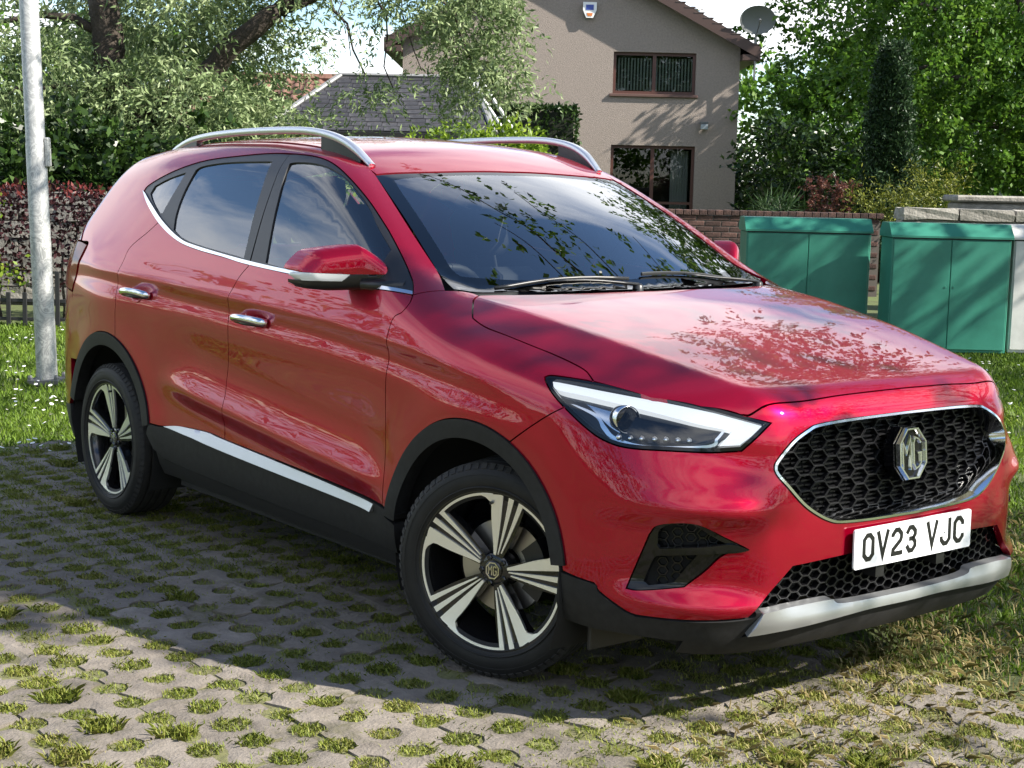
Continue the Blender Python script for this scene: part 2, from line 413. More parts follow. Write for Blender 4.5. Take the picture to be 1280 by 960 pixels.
    tag(paving, kind='structure')
    rg = np.random.default_rng(3); cand = []
    for j in range(-14, 9):
        for i in range(-8, 9):
            cx = x0 + (4 * i + 2 * (j % 2)) * pit; cy = y0 + pit + 2 * j * pit
            if -4.2 < cx < 3.0 and -4.6 < cy < .25:
                v = np.array([cx, cy]) - CAM[:2]; d = float(v @ FW); r = float(v @ RT)
                if d < 1.6 or abs(r) > .42 * d + .6: continue
                cand.append((d, cx, cy))
    cand.sort()
    for k, (d, cx, cy) in enumerate(cand[:299]):
        o = inst('paver_block', ms[rg.integers(12)], paving); o.location = (cx, cy, rg.normal(0, .003)); o.rotation_euler = (rg.normal(0, .006), rg.normal(0, .006), rg.normal(0, .008) + (math.pi if rg.random() < .5 else 0))
    HOLES = [(x0 + i * pit, y0 + j * pit) for i in range(-32, 22) for j in range(-20, 15)]
    return HOLES
HOLES = ground()

def blades(P, h, w, lean=.45, rng=RNG):
    """bent grass blades, 1 quad + folded tip as a 5-gon strip of two quads"""
    n = len(P); a = rng.uniform(0, 2 * np.pi, n); d = np.stack([np.cos(a), np.sin(a), np.zeros(n)], 1); s = np.stack([-np.sin(a + rng.normal(0, .6, n)), np.cos(a), np.zeros(n)], 1)
    h = h * rng.uniform(.45, 1.25, (n, 1)); w = w * rng.uniform(.6, 1.3, (n, 1)); l = rng.uniform(.1, 1, (n, 1)) * lean
    up = np.array([0, 0, 1.0])
    b0 = P - s * w * .5; b1 = P + s * w * .5; m = P + up * h * .6 + d * h * l * .45; m0 = m - s * w * .4; m1 = m + s * w * .4; t = P + up * h * (1 - .25 * l) + d * h * l * 1.1
    return np.stack([b0, b1, m1, t, m0], 1).reshape(-1, 3)
def grass():
    rng = np.random.default_rng(11)
    gm = leaf_mat('paver_grass', [(.08, .12, .016), (.15, .195, .026), (.22, .26, .04), (.30, .30, .075), (.36, .30, .13)], .3, .55, patch=(1.6, .45))
    P = []; H = []
    for (hx, hy) in HOLES:
        v = np.array([hx, hy]) - CAM[:2]; d = float(v @ FW); r = float(v @ RT)
        if d < 1.5 or d > 9 or abs(r) > .40 * d + .3 or hx < -4.3 or hy > .3: continue
        q = rng.random(); dens = int((50 if q < .18 else 170 if q < .90 else 260) * (1.2 if d < 5 else .75))
        if abs(hx) < .16 and abs(hy + .82) < .12 or abs(hx + 2.585) < .14 and abs(abs(hy) - .78) < .12: dens = 6
        rr = .048 * np.sqrt(rng.random(dens)) * (1.15 if q > .85 else 1); a = rng.uniform(0, 6.283, dens)
        ox, oy = rng.normal(0, .008, 2)
        P.append(np.stack([hx + ox + rr * np.cos(a), hy + oy + rr * np.sin(a), np.full(dens, -.009)], 1)); H.append(np.full(dens, .012 + .008 * rng.random() + (.016 if q > .95 else 0)))
    # runners over the joints and onto the blocks, thicker towards the lawn
    n = 11000; X = rng.uniform(-4.3, 3.0, n); Y = rng.uniform(-3.0, .35, n)
    keep = rng.random(n) < np.clip(.10 + .55 * sstep_(-1.7, -.4, Y) + .45 * sstep_(-.3, -2.0, X) + .7 * sstep_(.2, 1.2, X + .5 * (Y + 1.0)) + .5 * sstep_(-2.6, -4.0, X), 0, 1)
    X, Y = X[keep], Y[keep]
    v = np.stack([X, Y], 1) - CAM[:2]; d = v @ FW; r = v @ RT; ok = (d > 1.5) & (np.abs(r) < .4 * d + .3)
    X, Y = X[ok], Y[ok]; k = 12
    XX = np.repeat(X, k) + rng.normal(0, .022, len(X) * k); YY = np.repeat(Y, k) + rng.normal(0, .022, len(X) * k)
    P.append(np.stack([XX, YY, np.full(len(XX), -.006)], 1)); H.append(np.full(len(XX), .015))
    P = np.concatenate(P); H = np.concatenate(H)[:, None]
    o = quads_mesh('paver_grass', blades(P, H, .0026, 1.1, rng), 5, gm); tag(o, 'short green and straw coloured grass growing out of the paver holes', 'grass', kind='stuff')
    # lawn beyond
    lm = leaf_mat('lawn_grass', [(.05, .10, .012), (.11, .19, .02), (.17, .27, .03), (.24, .30, .05)], .35, .55, patch=(.7, .5))
    P = []; H = []; Wd = []
    for (r0, r1, d0, d1, dens, h, w, near) in ((-6.4, -.5, 6.0, 10.0, 2600, .050, .006, 0), (-8.6, -1.6, 10.0, 14.6, 1400, .055, .009, 0), (.8, 4.6, 4.6, 8.0, 3000, .045, .005, 1), (1.2, 7.4, 8.0, 14.3, 1500, .055, .009, 0), (-1.5, 2.6, 4.2, 8.0, 700, .04, .006, 0)):
        n = int((r1 - r0) * (d1 - d0) * dens); R = rng.uniform(r0, r1, n); D = rng.uniform(d0, d1, n); p = CAM[:2] + R[:, None] * RT + D[:, None] * FW
        ok = ~((p[:, 0] > -4.15) & (p[:, 1] < .05 + .12 * np.sin(p[:, 0] * 3)) & ~((p[:, 0] > .9 + .2 * np.sin(p[:, 1] * 7)) & (p[:, 1] > -1.0) & (rng.random(n) < .5)))
        ok &= np.abs(R) < .58 * D + .4
        # thin bare patches
        bare = np.sin(p[:, 0] * 2.3 + 1.1) * np.sin(p[:, 1] * 2.9 + .4) + .5 * np.sin(p[:, 0] * 6.1) * np.sin(p[:, 1] * 5.3)
        ok &= rng.random(n) > np.clip(bare * .9 * near, 0, .85)
        p = p[ok]; P.append(np.stack([p[:, 0], p[:, 1], np.full(len(p), -.036)], 1)); H.append(np.full(len(p), h)); Wd.append(np.full(len(p), w))
    P = np.concatenate(P); H = np.concatenate(H)[:, None]; Wd = np.concatenate(Wd)[:, None]
    o = quads_mesh('lawn_grass', blades(P, H, Wd, .8, rng), 5, lm); tag(o, 'mown green lawn behind the pavers and around the cabinets', 'grass', kind='stuff')
    # dry straw in front of the car's nose
    n = 26000; R = rng.uniform(.35, 2.6, n); D = rng.uniform(3.3, 7.0, n); p = CAM[:2] + R[:, None] * RT + D[:, None] * FW
    f_ = np.sin(p[:, 0] * 3.1) * np.sin(p[:, 1] * 2.7 + 1) + .4 * np.sin(p[:, 0] * 9) * np.sin(p[:, 1] * 8)
    ok = (p[:, 0] + .5 * p[:, 1] > .45 + .25 * f_) & (rng.random(n) < .55 + .4 * f_) & (np.abs(R) < .4 * D + .3)
    p = p[ok]; o = quads_mesh('dry_grass', blades(np.stack([p[:, 0], p[:, 1], np.full(len(p), -.012)], 1), .036, .0045, 1.6, rng), 5, leaf_mat('straw', [(.16, .15, .05), (.34, .28, .13), (.42, .34, .17), (.20, .20, .05)], .3, .6))
    tag(o, 'patch of dry yellow grass in front of the car nose', 'grass', kind='stuff')
    # daisies
    n = 900; R = rng.uniform(-4.6, -1.8, n); D = rng.uniform(6.9, 14.0, n); cl = np.sin(R * 4 + 1) * np.sin(D * 2.2) + rng.normal(0, .6, n); ok = (cl > .15) & (np.abs(R) < .36 * D)
    R2 = rng.uniform(1.6, 4.6, 160); D2 = rng.uniform(6.5, 13.5, 160); ok2 = R2 < .36 * D2
    R = np.concatenate([R[ok], R2[ok2]]); D = np.concatenate([D[ok], D2[ok2]]); p = CAM[:2] + R[:, None] * RT + D[:, None] * FW
    p = p[~((p[:, 0] > -4.0) & (p[:, 1] < .1))]
    V = []; F = []; Mi = []
    for (x, y) in p:
        z = .02 + .02 * rng.random(); s = len(V); tx, ty = rng.normal(0, .25, 2); rr = .011 * rng.uniform(.8, 1.3)
        for k in range(8):
            a = k * math.pi / 4; V.append((x + rr * math.cos(a), y + rr * math.sin(a), z + rr * (tx * math.cos(a) + ty * math.sin(a))))
        V.append((x, y, z + .003)); F += [(s + k, s + (k + 1) % 8, s + 8) for k in range(8)]; Mi += [0] * 8
        s = len(V); V += [(x + .0035 * math.cos(k * 1.571), y + .0035 * math.sin(k * 1.571), z + .0045) for k in range(4)]; F.append((s, s + 1, s + 2, s + 3)); Mi.append(1)
    o = mesh('daisies', V, F, [mat('daisy_white', (.82, .82, .80), .6), mat('daisy_yellow', (.6, .4, .03), .6)], fmat=Mi); tag(o, 'small white daisies scattered over the lawn', 'flowers', kind='stuff')
def sstep_(a, b, x):
    t = np.clip((x - a) / (b - a), 0, 1); return t * t * (3 - 2 * t)
grass()

# ------------------------------------------------------------------ background, laid out in metres right of / ahead of the viewpoint
ANG = math.atan2(RT[1], RT[0])
def place(name, r, d, z=0.0, rz=0.0): return empty(name, W(r, d, z), ANG + rz)

def lamp_post():
    p = place('metal_post', -3.22, 10.57)
    m = vary(mat('weathered_zinc', (.62, .62, .60), .42, .25), [(.20, .205, .205), (.46, .46, .45), (.26, .265, .265), (.50, .50, .49), (.22, .225, .225), (.52, .52, .50)], 5.5, 7, .6, .12, 60, .003, pos=(.32, .68), distort=2.6)
    b = MB(); b.lathe([(-.03, .071), (.9, .070), (.92, .069), (1.62, .068), (1.63, .065), (5.2, .057)], 28, axis='z'); auto_smooth(b.build('shaft', m, p), 40)
    b = MB(); b.bbox((-.11, -.11, -.03), (.11, .11, .012), .004)
    b.build('base_plate', mat('dark_galvanised', (.10, .105, .11), .5, .6), p)
    for sx in (-1, 1):
        for sy in (-1, 1):
            k = MB(); k.lathe([(.012, .0), (.045, .0), (.045, .010), (.03, .017), (.012, .018)], 6, axis='z', c=(sx * .09, sy * .09, 0)); k.build('anchor_bolt', mat('dark_galvanised'), p)
    b = MB(); b.bbox((.062, -.03, 1.46), (.095, .03, 1.66), .008); b.build('access_door', m, p)
    p.rotation_euler = (Matrix.Rotation(math.radians(-1.8), 3, Vector((FW[0], FW[1], 0))) @ Matrix.Rotation(ANG, 3, 'Z')).to_euler()
    tag(p, 'weathered pale metal post bolted to the lawn left of the car', 'post')
lamp_post()

def hedge():
    rng = np.random.default_rng(21); h = place('copper_hedge', -5.0, 15.2)
    lm = leaf_mat('copper_beech_leaf', [(.008, .004, .005), (.020, .007, .009), (.042, .013, .016), (.075, .026, .028)], .25, .5, patch=(2.2, .3), spec=.2)
    n = 19000; P = np.stack([rng.uniform(-4.6, 2.6, n), rng.uniform(-.42, .42, n), .28 + 1.0 * rng.random(n) ** .8], 1)
    P[:, 2] += .05 * np.sin(P[:, 0] * 5) * (P[:, 2] > 1.0); edge = np.maximum(np.abs(P[:, 1]) / .42, (P[:, 2] - .3) / .95); P = P[rng.random(n) < .25 + .75 * edge ** 2]
    D = np.stack([rng.normal(0, .5, len(P)), np.sign(P[:, 1]) * .6, rng.normal(.1, .5, len(P))], 1)
    quads_mesh('foliage', leaves_at(P, unit(D), .062, .55, .6, .3, rng), 4, lm, h)
    n = 700; P = np.stack([rng.uniform(-3.4, 2.6, n), rng.uniform(-.45, .1, n), 1.16 + .14 * rng.random(n)], 1)
    yo = quads_mesh('young_shoots', leaves_at(P, np.tile([0, -.2, 1.0], (n, 1)), .06, .5, .7, .2, rng), 4, leaf_mat('copper_shoot', [(.10, .015, .016), (.22, .05, .045), (.16, .03, .03)], .4, .4), h); tag(yo, kind='stuff')
    for c in ((-.18, -.40, 1.07), (-.62, -.42, 1.0), (.10, -.44, .42), (-.2, -.44, .55), (-1.2, -.4, .9)):
        n = 130; P = np.array(c) + rng.normal(0, 1, (n, 3)) * (.13, .04, .08); tag(quads_mesh('green_growth', leaves_at(P, np.tile([0, -.6, .5], (n, 1)), .055, .6, .7, .2, rng), 4, leaf_mat('green_shoot', [(.10, .18, .02), (.22, .32, .04), (.34, .40, .06)], .45, .4), h), kind='stuff')
    bm_ = bark_mat('hedge_stem', (.03, .022, .018), (.06, .045, .035))
    for k in range(26):
        x = -3.3 + k * .23 + rng.normal(0, .04); b = MB(); limb(b, (x, rng.normal(0, .06), -.04), (x + rng.normal(0, .06), rng.normal(0, .08), .62), .017, .011, 0, 5, .05, rng, 6); b.build('stem', bm_, h, True)
    tag(h, 'dark copper beech hedge with purple leaves behind the low fence', 'hedge')
hedge()

def low_fence():
    f = place('low_fence', -4.6, 14.35); m = mat('black_fence_paint', (.012, .012, .013), .5)
    for z, h in ((.205, .035), (.035, .03)):
        b = MB(); b.bbox((-3.4, -.012, z), (2.4, .012, z + h), .004); b.build('rail', m, f)
    for k in range(38):
        x = -3.35 + k * .153; b = MB(); b.bbox((x, -.030, -.035), (x + .042, -.0135, .50 if k % 12 == 0 else .30), .004); b.build('picket', m, f)
    tag(f, 'low black metal rail fence along the foot of the copper hedge', 'fence')
low_fence()

def stone_mat(name, c): return per_object(vary(mat(name, c[0], .9), c, 7, 9, .7, .6, 40, .015, pos=(.3, .7)), .22)
def rough_block(w, h, dpt, seed, bev=.02):
    rg = np.random.default_rng(seed); bm = bmesh.new(); bmesh.ops.create_cube(bm, size=1)
    bmesh.ops.subdivide_edges(bm, edges=bm.edges, cuts=1, use_grid_fill=True)
    for v in bm.verts:
        k = sum(abs(c) > .4 for c in v.co); v.co = Vector((v.co.x * w, v.co.y * dpt, v.co.z * h)) * 1.0
        v.co += Vector(rg.normal(0, bev * .35, 3)); 
        if k == 3: v.co *= 1 - bev / max(w, h)
    me = bpy.data.meshes.new('block'); bm.to_mesh(me); bm.free(); return me

def rear_stone_wall():
    w = place('stone_wall', -5.4, 16.9); sm = stone_mat('grey_wall_stone', [(.10, .095, .085), (.17, .16, .145), (.23, .215, .19)])
    b = MB(); b.box((-3.5, -.12, -.04), (3.2, .12, 1.06)); b.build('core', mat('wall_mortar', (.14, .13, .115), .95), w)
    rg = np.random.default_rng(5); x = -3.5; ms = []
    for s in range(3):
        me = rough_block(.62, .13, .34, s); me.materials.append(sm); ms.append(me)
    while x < 3.1: inst('coping_stone', ms[rg.integers(3)], w, loc=(x + .31, 0, 1.13), rot=(0, 0, rg.normal(0, .01))); x += .635
    ms = []
    for s in range(3):
        me = rough_block(.40, .17, .10, s + 9); me.materials.append(sm); ms.append(me)
    for j in range(6):
        x = -3.5 + (.2 if j % 2 else 0)
        while x < 3.0: inst('wall_stone', ms[rg.integers(3)], w, loc=(x + .2, -.11 + rg.normal(0, .008), .08 + j * .178)); x += .415
    tag(w, 'low grey stone wall with flat coping behind the copper hedge', 'wall')
rear_stone_wall()

def tree(name, r, d, label, trunk, blobs, lmat, bmat, size, asp, nleaf=14, length=.45, droop=.5, seed=0, limbs=(), group=None, cat='tree', flat=.4, spread=.10, extra=None):
    """trunk/limb points and blobs are in local metres (right, ahead, up) around the foot"""
    rng = np.random.default_rng(seed + 100); t = place(name, r, d)
    b = MB()
    for (p0, p1, r0, r1, sag) in trunk: limb(b, p0, p1, r0, r1, sag, 9, .05, rng, 10)
    for (p0, p1, r0, r1, sag) in limbs: limb(b, p0, p1, r0, r1, sag, 8, .10, rng, 7)
    o = b.build('trunk', bmat, t, True)
    V = []
    for k, (c, rad, n, sh) in enumerate(blobs):
        P, D = blob_points(n, c, rad, sh, rng, seed=seed + k * 1.3)
        V.append(sprays(P, unit(D * np.array([1, 1, .6]) + rng.normal(0, .45, D.shape)), length, nleaf, size, asp, droop, spread, rng, flat=flat))
    quads_mesh('crown', np.concatenate(V), 4, lmat, t)
    tag(t, label, cat, group); return t

SILVER = leaf_mat('silver_leaf', [(.06, .10, .035), (.14, .20, .08), (.25, .32, .145), (.38, .43, .25)], .3, .5, patch=(.9, .35))
DARKBARK = bark_mat('dark_bark', (.022, .016, .012), (.060, .045, .034))
def silver_tree():
    t = [((0.05, .1, -.05), (-.02, 0, 1.6), .30, .25, 0), ((-.02, 0, 1.6), (-.25, 0, 3.7), .25, .19, .02), ((-.25, 0, 3.7), (-.6, .3, 6.2), .18, .07, .02), ((.05, 0, 1.9), (.95, -.1, 2.55), .20, .16, -.02), ((.95, -.1, 2.55), (2.05, -.1, 3.5), .16, .12, .03), ((2.05, -.1, 3.5), (3.2, .1, 4.9), .11, .04, .04), ((-.3, 0, 3.4), (.5, .2, 5.4), .13, .05, 0)]
    l = [((2.05, -.1, 3.5), (3.7, -.1, 3.9), .06, .025, .12), ((3.0, 0, 4.5), (4.6, -.1, 3.7), .05, .02, .15), ((2.4, -.1, 3.85), (3.2, -.3, 2.7), .030, .010, .25), ((3.2, -.1, 4.0), (3.55, -.3, 2.55), .024, .008, .2), ((3.6, 0, 4.2), (4.55, -.2, 2.9), .03, .010, .2), ((-.25, 0, 3.2), (-1.5, -.2, 3.3), .07, .03, .1), ((-.1, 0, 2.4), (-1.6, -.4, 2.2), .06, .02, .1), ((.3, -.1, 2.2), (1.2, -.6, 1.8), .05, .02, .1), ((2.7, -.1, 4.3), (3.0, -.3, 2.95), .016, .006, .2), ((3.3, -.1, 4.4), (3.9, -.2, 2.8), .016, .006, .15)]
    B = [((-1.3, -.4, 2.6), (1.0, .8, 1.1), 420, .5), ((-1.7, -.6, 1.75), (.9, .6, .6), 230, .5), ((.85, -.7, 1.95), (1.35, .6, .62), 520, .5), ((1.9, -.5, 1.85), (.70, .6, .50), 240, .5), ((.3, 1.1, 3.9), (1.5, .7, .85), 520, .5), ((1.3, 1.0, 3.25), (.9, .6, .65), 260, .4), ((.50, -.5, 2.62), (.70, .4, .25), 90, .4), ((.75, -.5, 3.75), (.42, .4, .40), 90, .4), ((2.2, 0, 4.3), (.8, .8, .55), 150, .5),
         ((4.55, 0, 3.45), (.62, .5, .50), 170, .3), ((4.75, -.1, 2.85), (.50, .35, .40), 95, .3), ((4.25, -.1, 3.75), (.9, .5, .35), 120, .3), ((3.3, -.3, 2.55), (.30, .2, .18), 26, .2), ((4.35, -.2, 2.35), (.16, .16, .22), 16, .2), ((3.45, -.1, 3.65), (.8, .4, .30), 26, .2), ((-.3, 0, 5.6), (2.6, 2, 1.2), 420, .5), ((2.6, .3, 5.2), (1.6, 1.2, .8), 180, .5)]
    tree('silver_leaved_tree', -5.15, 20.3, 'silvery grey-green weeping tree with dark forked trunk behind the stone wall', t, B, SILVER, DARKBARK, .10, .30, 22, .42, .9, 1, l)
silver_tree()

DEEP = leaf_mat('deep_green_leaf', [(.006, .016, .004), (.014, .034, .007), (.030, .062, .012), (.060, .11, .02)], .25, .35, patch=(1.4, .3))
MIDG = leaf_mat('fresh_green_leaf', [(.03, .075, .010), (.06, .135, .016), (.10, .20, .022), (.17, .28, .03)], .42, .42, patch=(.8, .35))
BRIGHT = leaf_mat('lime_leaf', [(.09, .16, .015), (.19, .29, .025), (.30, .40, .04)], .45, .4)
def bush(name, r, d, label, blobs, lm, size, asp, seed, nleaf=12, length=.25, droop=.3, stems=4, cat='bush', flat=.3, spread=.12):
    tr = []
    rng = np.random.default_rng(seed); c0 = np.array(blobs[0][0])
    for k in range(stems):
        e = c0 + rng.normal(0, .3, 3) * np.array(blobs[0][1]); tr.append(((rng.normal(0, .06), rng.normal(0, .06), -.04), tuple(e), .03, .012, 0))
    return tree(name, r, d, label, tr, blobs, lm, DARKBARK, size, asp, nleaf, length, droop, seed, cat=cat, flat=flat, spread=spread)
bush('laurel_bush', -5.2, 18.2, 'dark glossy evergreen bush behind the stone wall under the silver tree', [((0, 0, 1.3), (1.1, .5, .85), 420, .4), ((-1.7, .1, 1.2), (1.0, .5, .8), 330, .4), ((1.7, .1, 1.1), (1.0, .5, .7), 330, .4), ((.3, -.45, 1.25), (1.5, .2, .35), 130, .2)], DEEP, .13, .5, 31)
bush('light_shrub', -3.1, 22.5, 'yellowish green shrub glimpsed just above the near roof rail', [((0, 0, 1.5), (.55, .5, .42), 130, .4), ((.35, 0, 1.55), (.5, .4, .35), 90, .4)], BRIGHT, .13, .5, 33)
bush('lime_bush', -.55, 24.5, 'bright lime green bush in front of the slate roofed garage', [((0, 0, 1.75), (1.05, .5, .42), 260, .4), ((-.8, 0, 1.7), (.45, .4, .42), 90, .4), ((.4, 0, 1.95), (.5, .4, .35), 80, .3)], BRIGHT, .10, .55, 35, length=.3)
bush('rear_tree', -7.6, 30, 'dark tree mass at the far left behind the silver tree', [((0, 0, 2.4), (2.2, 1.5, 2.4), 500, .4), ((2.2, 1, 1.9), (1.2, 1.2, 1.5), 220, .4)], DEEP, .20, .5, 37, length=.5, cat='tree')

def slate_roof(parent, name, piece, me, origin, ux, uy, nx, ny, sx, sy, nrm, rg, lim=None):
    pass
def garage():
    g = place('slate_garage', -2.45, 27.0)
    wall = vary(mat('garage_render', (.36, .32, .27), .95), [(.28, .25, .21), (.42, .38, .33)], 4, 8, .7, .5, 90, .01)
    b = MB(); b.box((-1.65, 0, -.04), (1.75, 4.6, 2.22)); b.build('wall', wall, g)
    # hipped roof: slope towards us with slates as separate pieces
    dark = mat('roof_underlay', (.03, .03, .033), .9)
    e0, e1, rz0, rz1 = -1.95, 2.05, 2.20, 3.24; ry = 1.55
    R = MB(); R.add([(e0, -.25, rz0), (e1, -.25, rz0), (1.62, ry, rz1), (-.80, ry, rz1), (e0, 4.8, rz0), (e1, 4.8, rz0)], [(0, 1, 2, 3), (0, 3, 4), (1, 5, 2), (4, 3, 2, 5)])
    roof_ = R.build('roof', dark, g)
    sm = per_object(vary(mat('slate', (.05, .05, .055), .6), [(.018, .018, .020), (.034, .033, .036), (.06, .058, .06)], 5, 8, .7, .3, 60, .006), .35)
    sl = Vector((0, ry + .25, rz1 - rz0)).normalized(); nrm = Vector((0, -(rz1 - rz0), ry + .25)).normalized(); Ls = math.hypot(ry + .25, rz1 - rz0)
    rg = np.random.default_rng(8); rows = 13; sw = .262; sh = Ls / rows
    me = mesh('slate', [(-.127, 0, .012), (.127, 0, .012), (.127, sh * 1.15, .004), (-.127, sh * 1.15, .004), (-.127, 0, 0), (.127, 0, 0)], [(0, 1, 2, 3), (4, 5, 1, 0)], sm, mesh_only=True)
    mtx = Matrix.Identity(4)
    for i in range(3): mtx[i][0], mtx[i][1], mtx[i][2] = (1, 0, 0)[i], sl[i], nrm[i]
    for j in range(rows):
        t = j / rows; xl = e0 + (-.80 - e0) * t; xr = e1 + (1.62 - e1) * t
        x = xl + .13 + (.131 if j % 2 else 0)
        while x < xr - .1:
            o = inst('slate', me, roof_); m2 = mtx.copy(); p = Vector((x, -.25, rz0)) + sl * (j * sh) + nrm * (.006 + rg.normal(0, .0015)); m2.translation = p; o.matrix_local = m2; x += sw
    hip = mat('lead_hip', (.22, .22, .22), .6, .2)
    for a, c in (((e0, -.25, rz0), (-.80, ry, rz1)), ((e1, -.25, rz0), (1.62, ry, rz1)), ((-.80, ry, rz1), (1.62, ry, rz1))):
        k = MB(); k.tube([(a[0], a[1], a[2] + .02), (c[0], c[1], c[2] + .02)], .065, 8, flat=(1, .6)); k.build('hip_ridge', hip, roof_)
    k = MB(); k.bbox((e0, -.32, rz0 - .10), (e1, -.25, rz0 - .005), .01); k.build('gutter', mat('gutter_black', (.015, .015, .016), .4), g)
    tag(g, 'low garage with dark slate hipped roof in front of the house', 'building')
    # slanting rail at its right hand end
    l = place('sloping_rail', -.75, 26.2); wm = mat('white_gloss_wood', (.62, .63, .63), .45)
    for off in (0, .17):
        k = MB(); k.tube([(-.15 + off, 0, 3.2), (.62 + off, 0, 2.1), (2.0 + off, .1, .02)], .03, 8); k.build('rail', wm, l)
    for t in np.linspace(.1, .9, 7):
        k = MB(); k.tube([(-.15 + 2.15 * t, .03, 3.2 - 3.15 * t), (.02 + 2.15 * t, .03, 3.2 - 3.15 * t)], .012, 6); k.build('rung', wm, l)
    tag(l, 'white ladder leaning beside the garage roof and lime bush', 'ladder')
garage()

def tiled_shed():
    g = place('red_tiled_building', -4.9, 31.5)
    b = MB(); b.box((-2.2, 0, -.04), (1.4, 4, 2.55)); b.build('wall', vary(mat('shed_wall', (.30, .24, .19), .95), [(.24, .19, .15), (.36, .29, .23)], 4), g)
    tm = per_object(vary(mat('pantile', (.22, .085, .055), .8), [(.075, .038, .028), (.14, .068, .048), (.20, .11, .08)], 6, 8, .7, .3, 60, .006), .3)
    y1, z0, z1 = 1.5, 2.55, 3.42; sl = Vector((0, y1 + .2, z1 - z0)).normalized(); nrm = Vector((0, -(z1 - z0), y1 + .2)).normalized(); Ls = math.hypot(y1 + .2, z1 - z0)
    r_ = MB(); r_.add([(-2.4, -.2, z0 - .03), (1.6, -.2, z0 - .03), (1.6, y1, z1 - .03), (-2.4, y1, z1 - .03), (-2.4, 4.2, z0 - .5), (1.6, 4.2, z0 - .5)], [(0, 1, 2, 3), (3, 2, 5, 4)]); roof_ = r_.build('roof', mat('shed_under', (.05, .025, .018), .9), g)
    rows = 7; sh = Ls / rows; pw = .225; n = 6
    V = []; 
    for yv, zz in ((0, .018), (sh * 1.12, .0)):
        for k in range(n + 1): V.append((pw * (k / n - .5), yv, zz + .028 * math.cos(2 * math.pi * k / n) + .02))
    F = [(k, k + 1, n + 2 + k, n + 1 + k) for k in range(n)]
    b0 = len(V); V += [(pw * (k / n - .5), 0, .028 * math.cos(2 * math.pi * k / n) + .015) for k in range(n + 1)]; F += [(b0 + k, b0 + k + 1, k + 1, k) for k in range(n)]
    me = mesh('pantile', V, F, tm, mesh_only=True, smooth=False)
    mtx = Matrix.Identity(4)
    for i in range(3): mtx[i][0], mtx[i][1], mtx[i][2] = (1, 0, 0)[i], sl[i], nrm[i]
    for j in range(rows):
        for i in range(17):
            o = inst('pantile', me, roof_); m2 = mtx.copy(); m2.translation = Vector((-2.3 + i * .223, -.2, z0)) + sl * (j * sh); o.matrix_local = m2
    k = MB(); k.tube([(-2.4, y1, z1 + .03), (1.6, y1, z1 + .03)], .10, 8); k.build('ridge', tm, roof_)
    tag(g, 'building with weathered red pantile roof behind the silver tree', 'building')
tiled_shed()

def extrude_wall(loops, y0, y1, mats, name, parent, res=.9):
    """wall sheet in (x, z) with openings, from y0 (front) to y1 (back)"""
    V2, T, BL = triangulate([np.array(l) for l in loops], res); n = len(V2)
    V = [(p[0], y0, p[1]) for p in V2] + [(p[0], y1, p[1]) for p in V2]; F = []
    for t in T: F += [tuple(t), tuple(n + i for i in t[::-1])]
    for l in BL:
        k = len(l); F += [(l[i], l[(i + 1) % k], n + l[(i + 1) % k], n + l[i]) for i in range(k)]
    o = mesh(name, V, F, mats, parent); bm = bmesh.new(); bm.from_mesh(o.data); bmesh.ops.recalc_face_normals(bm, faces=bm.faces); bm.to_mesh(o.data); bm.free(); return o

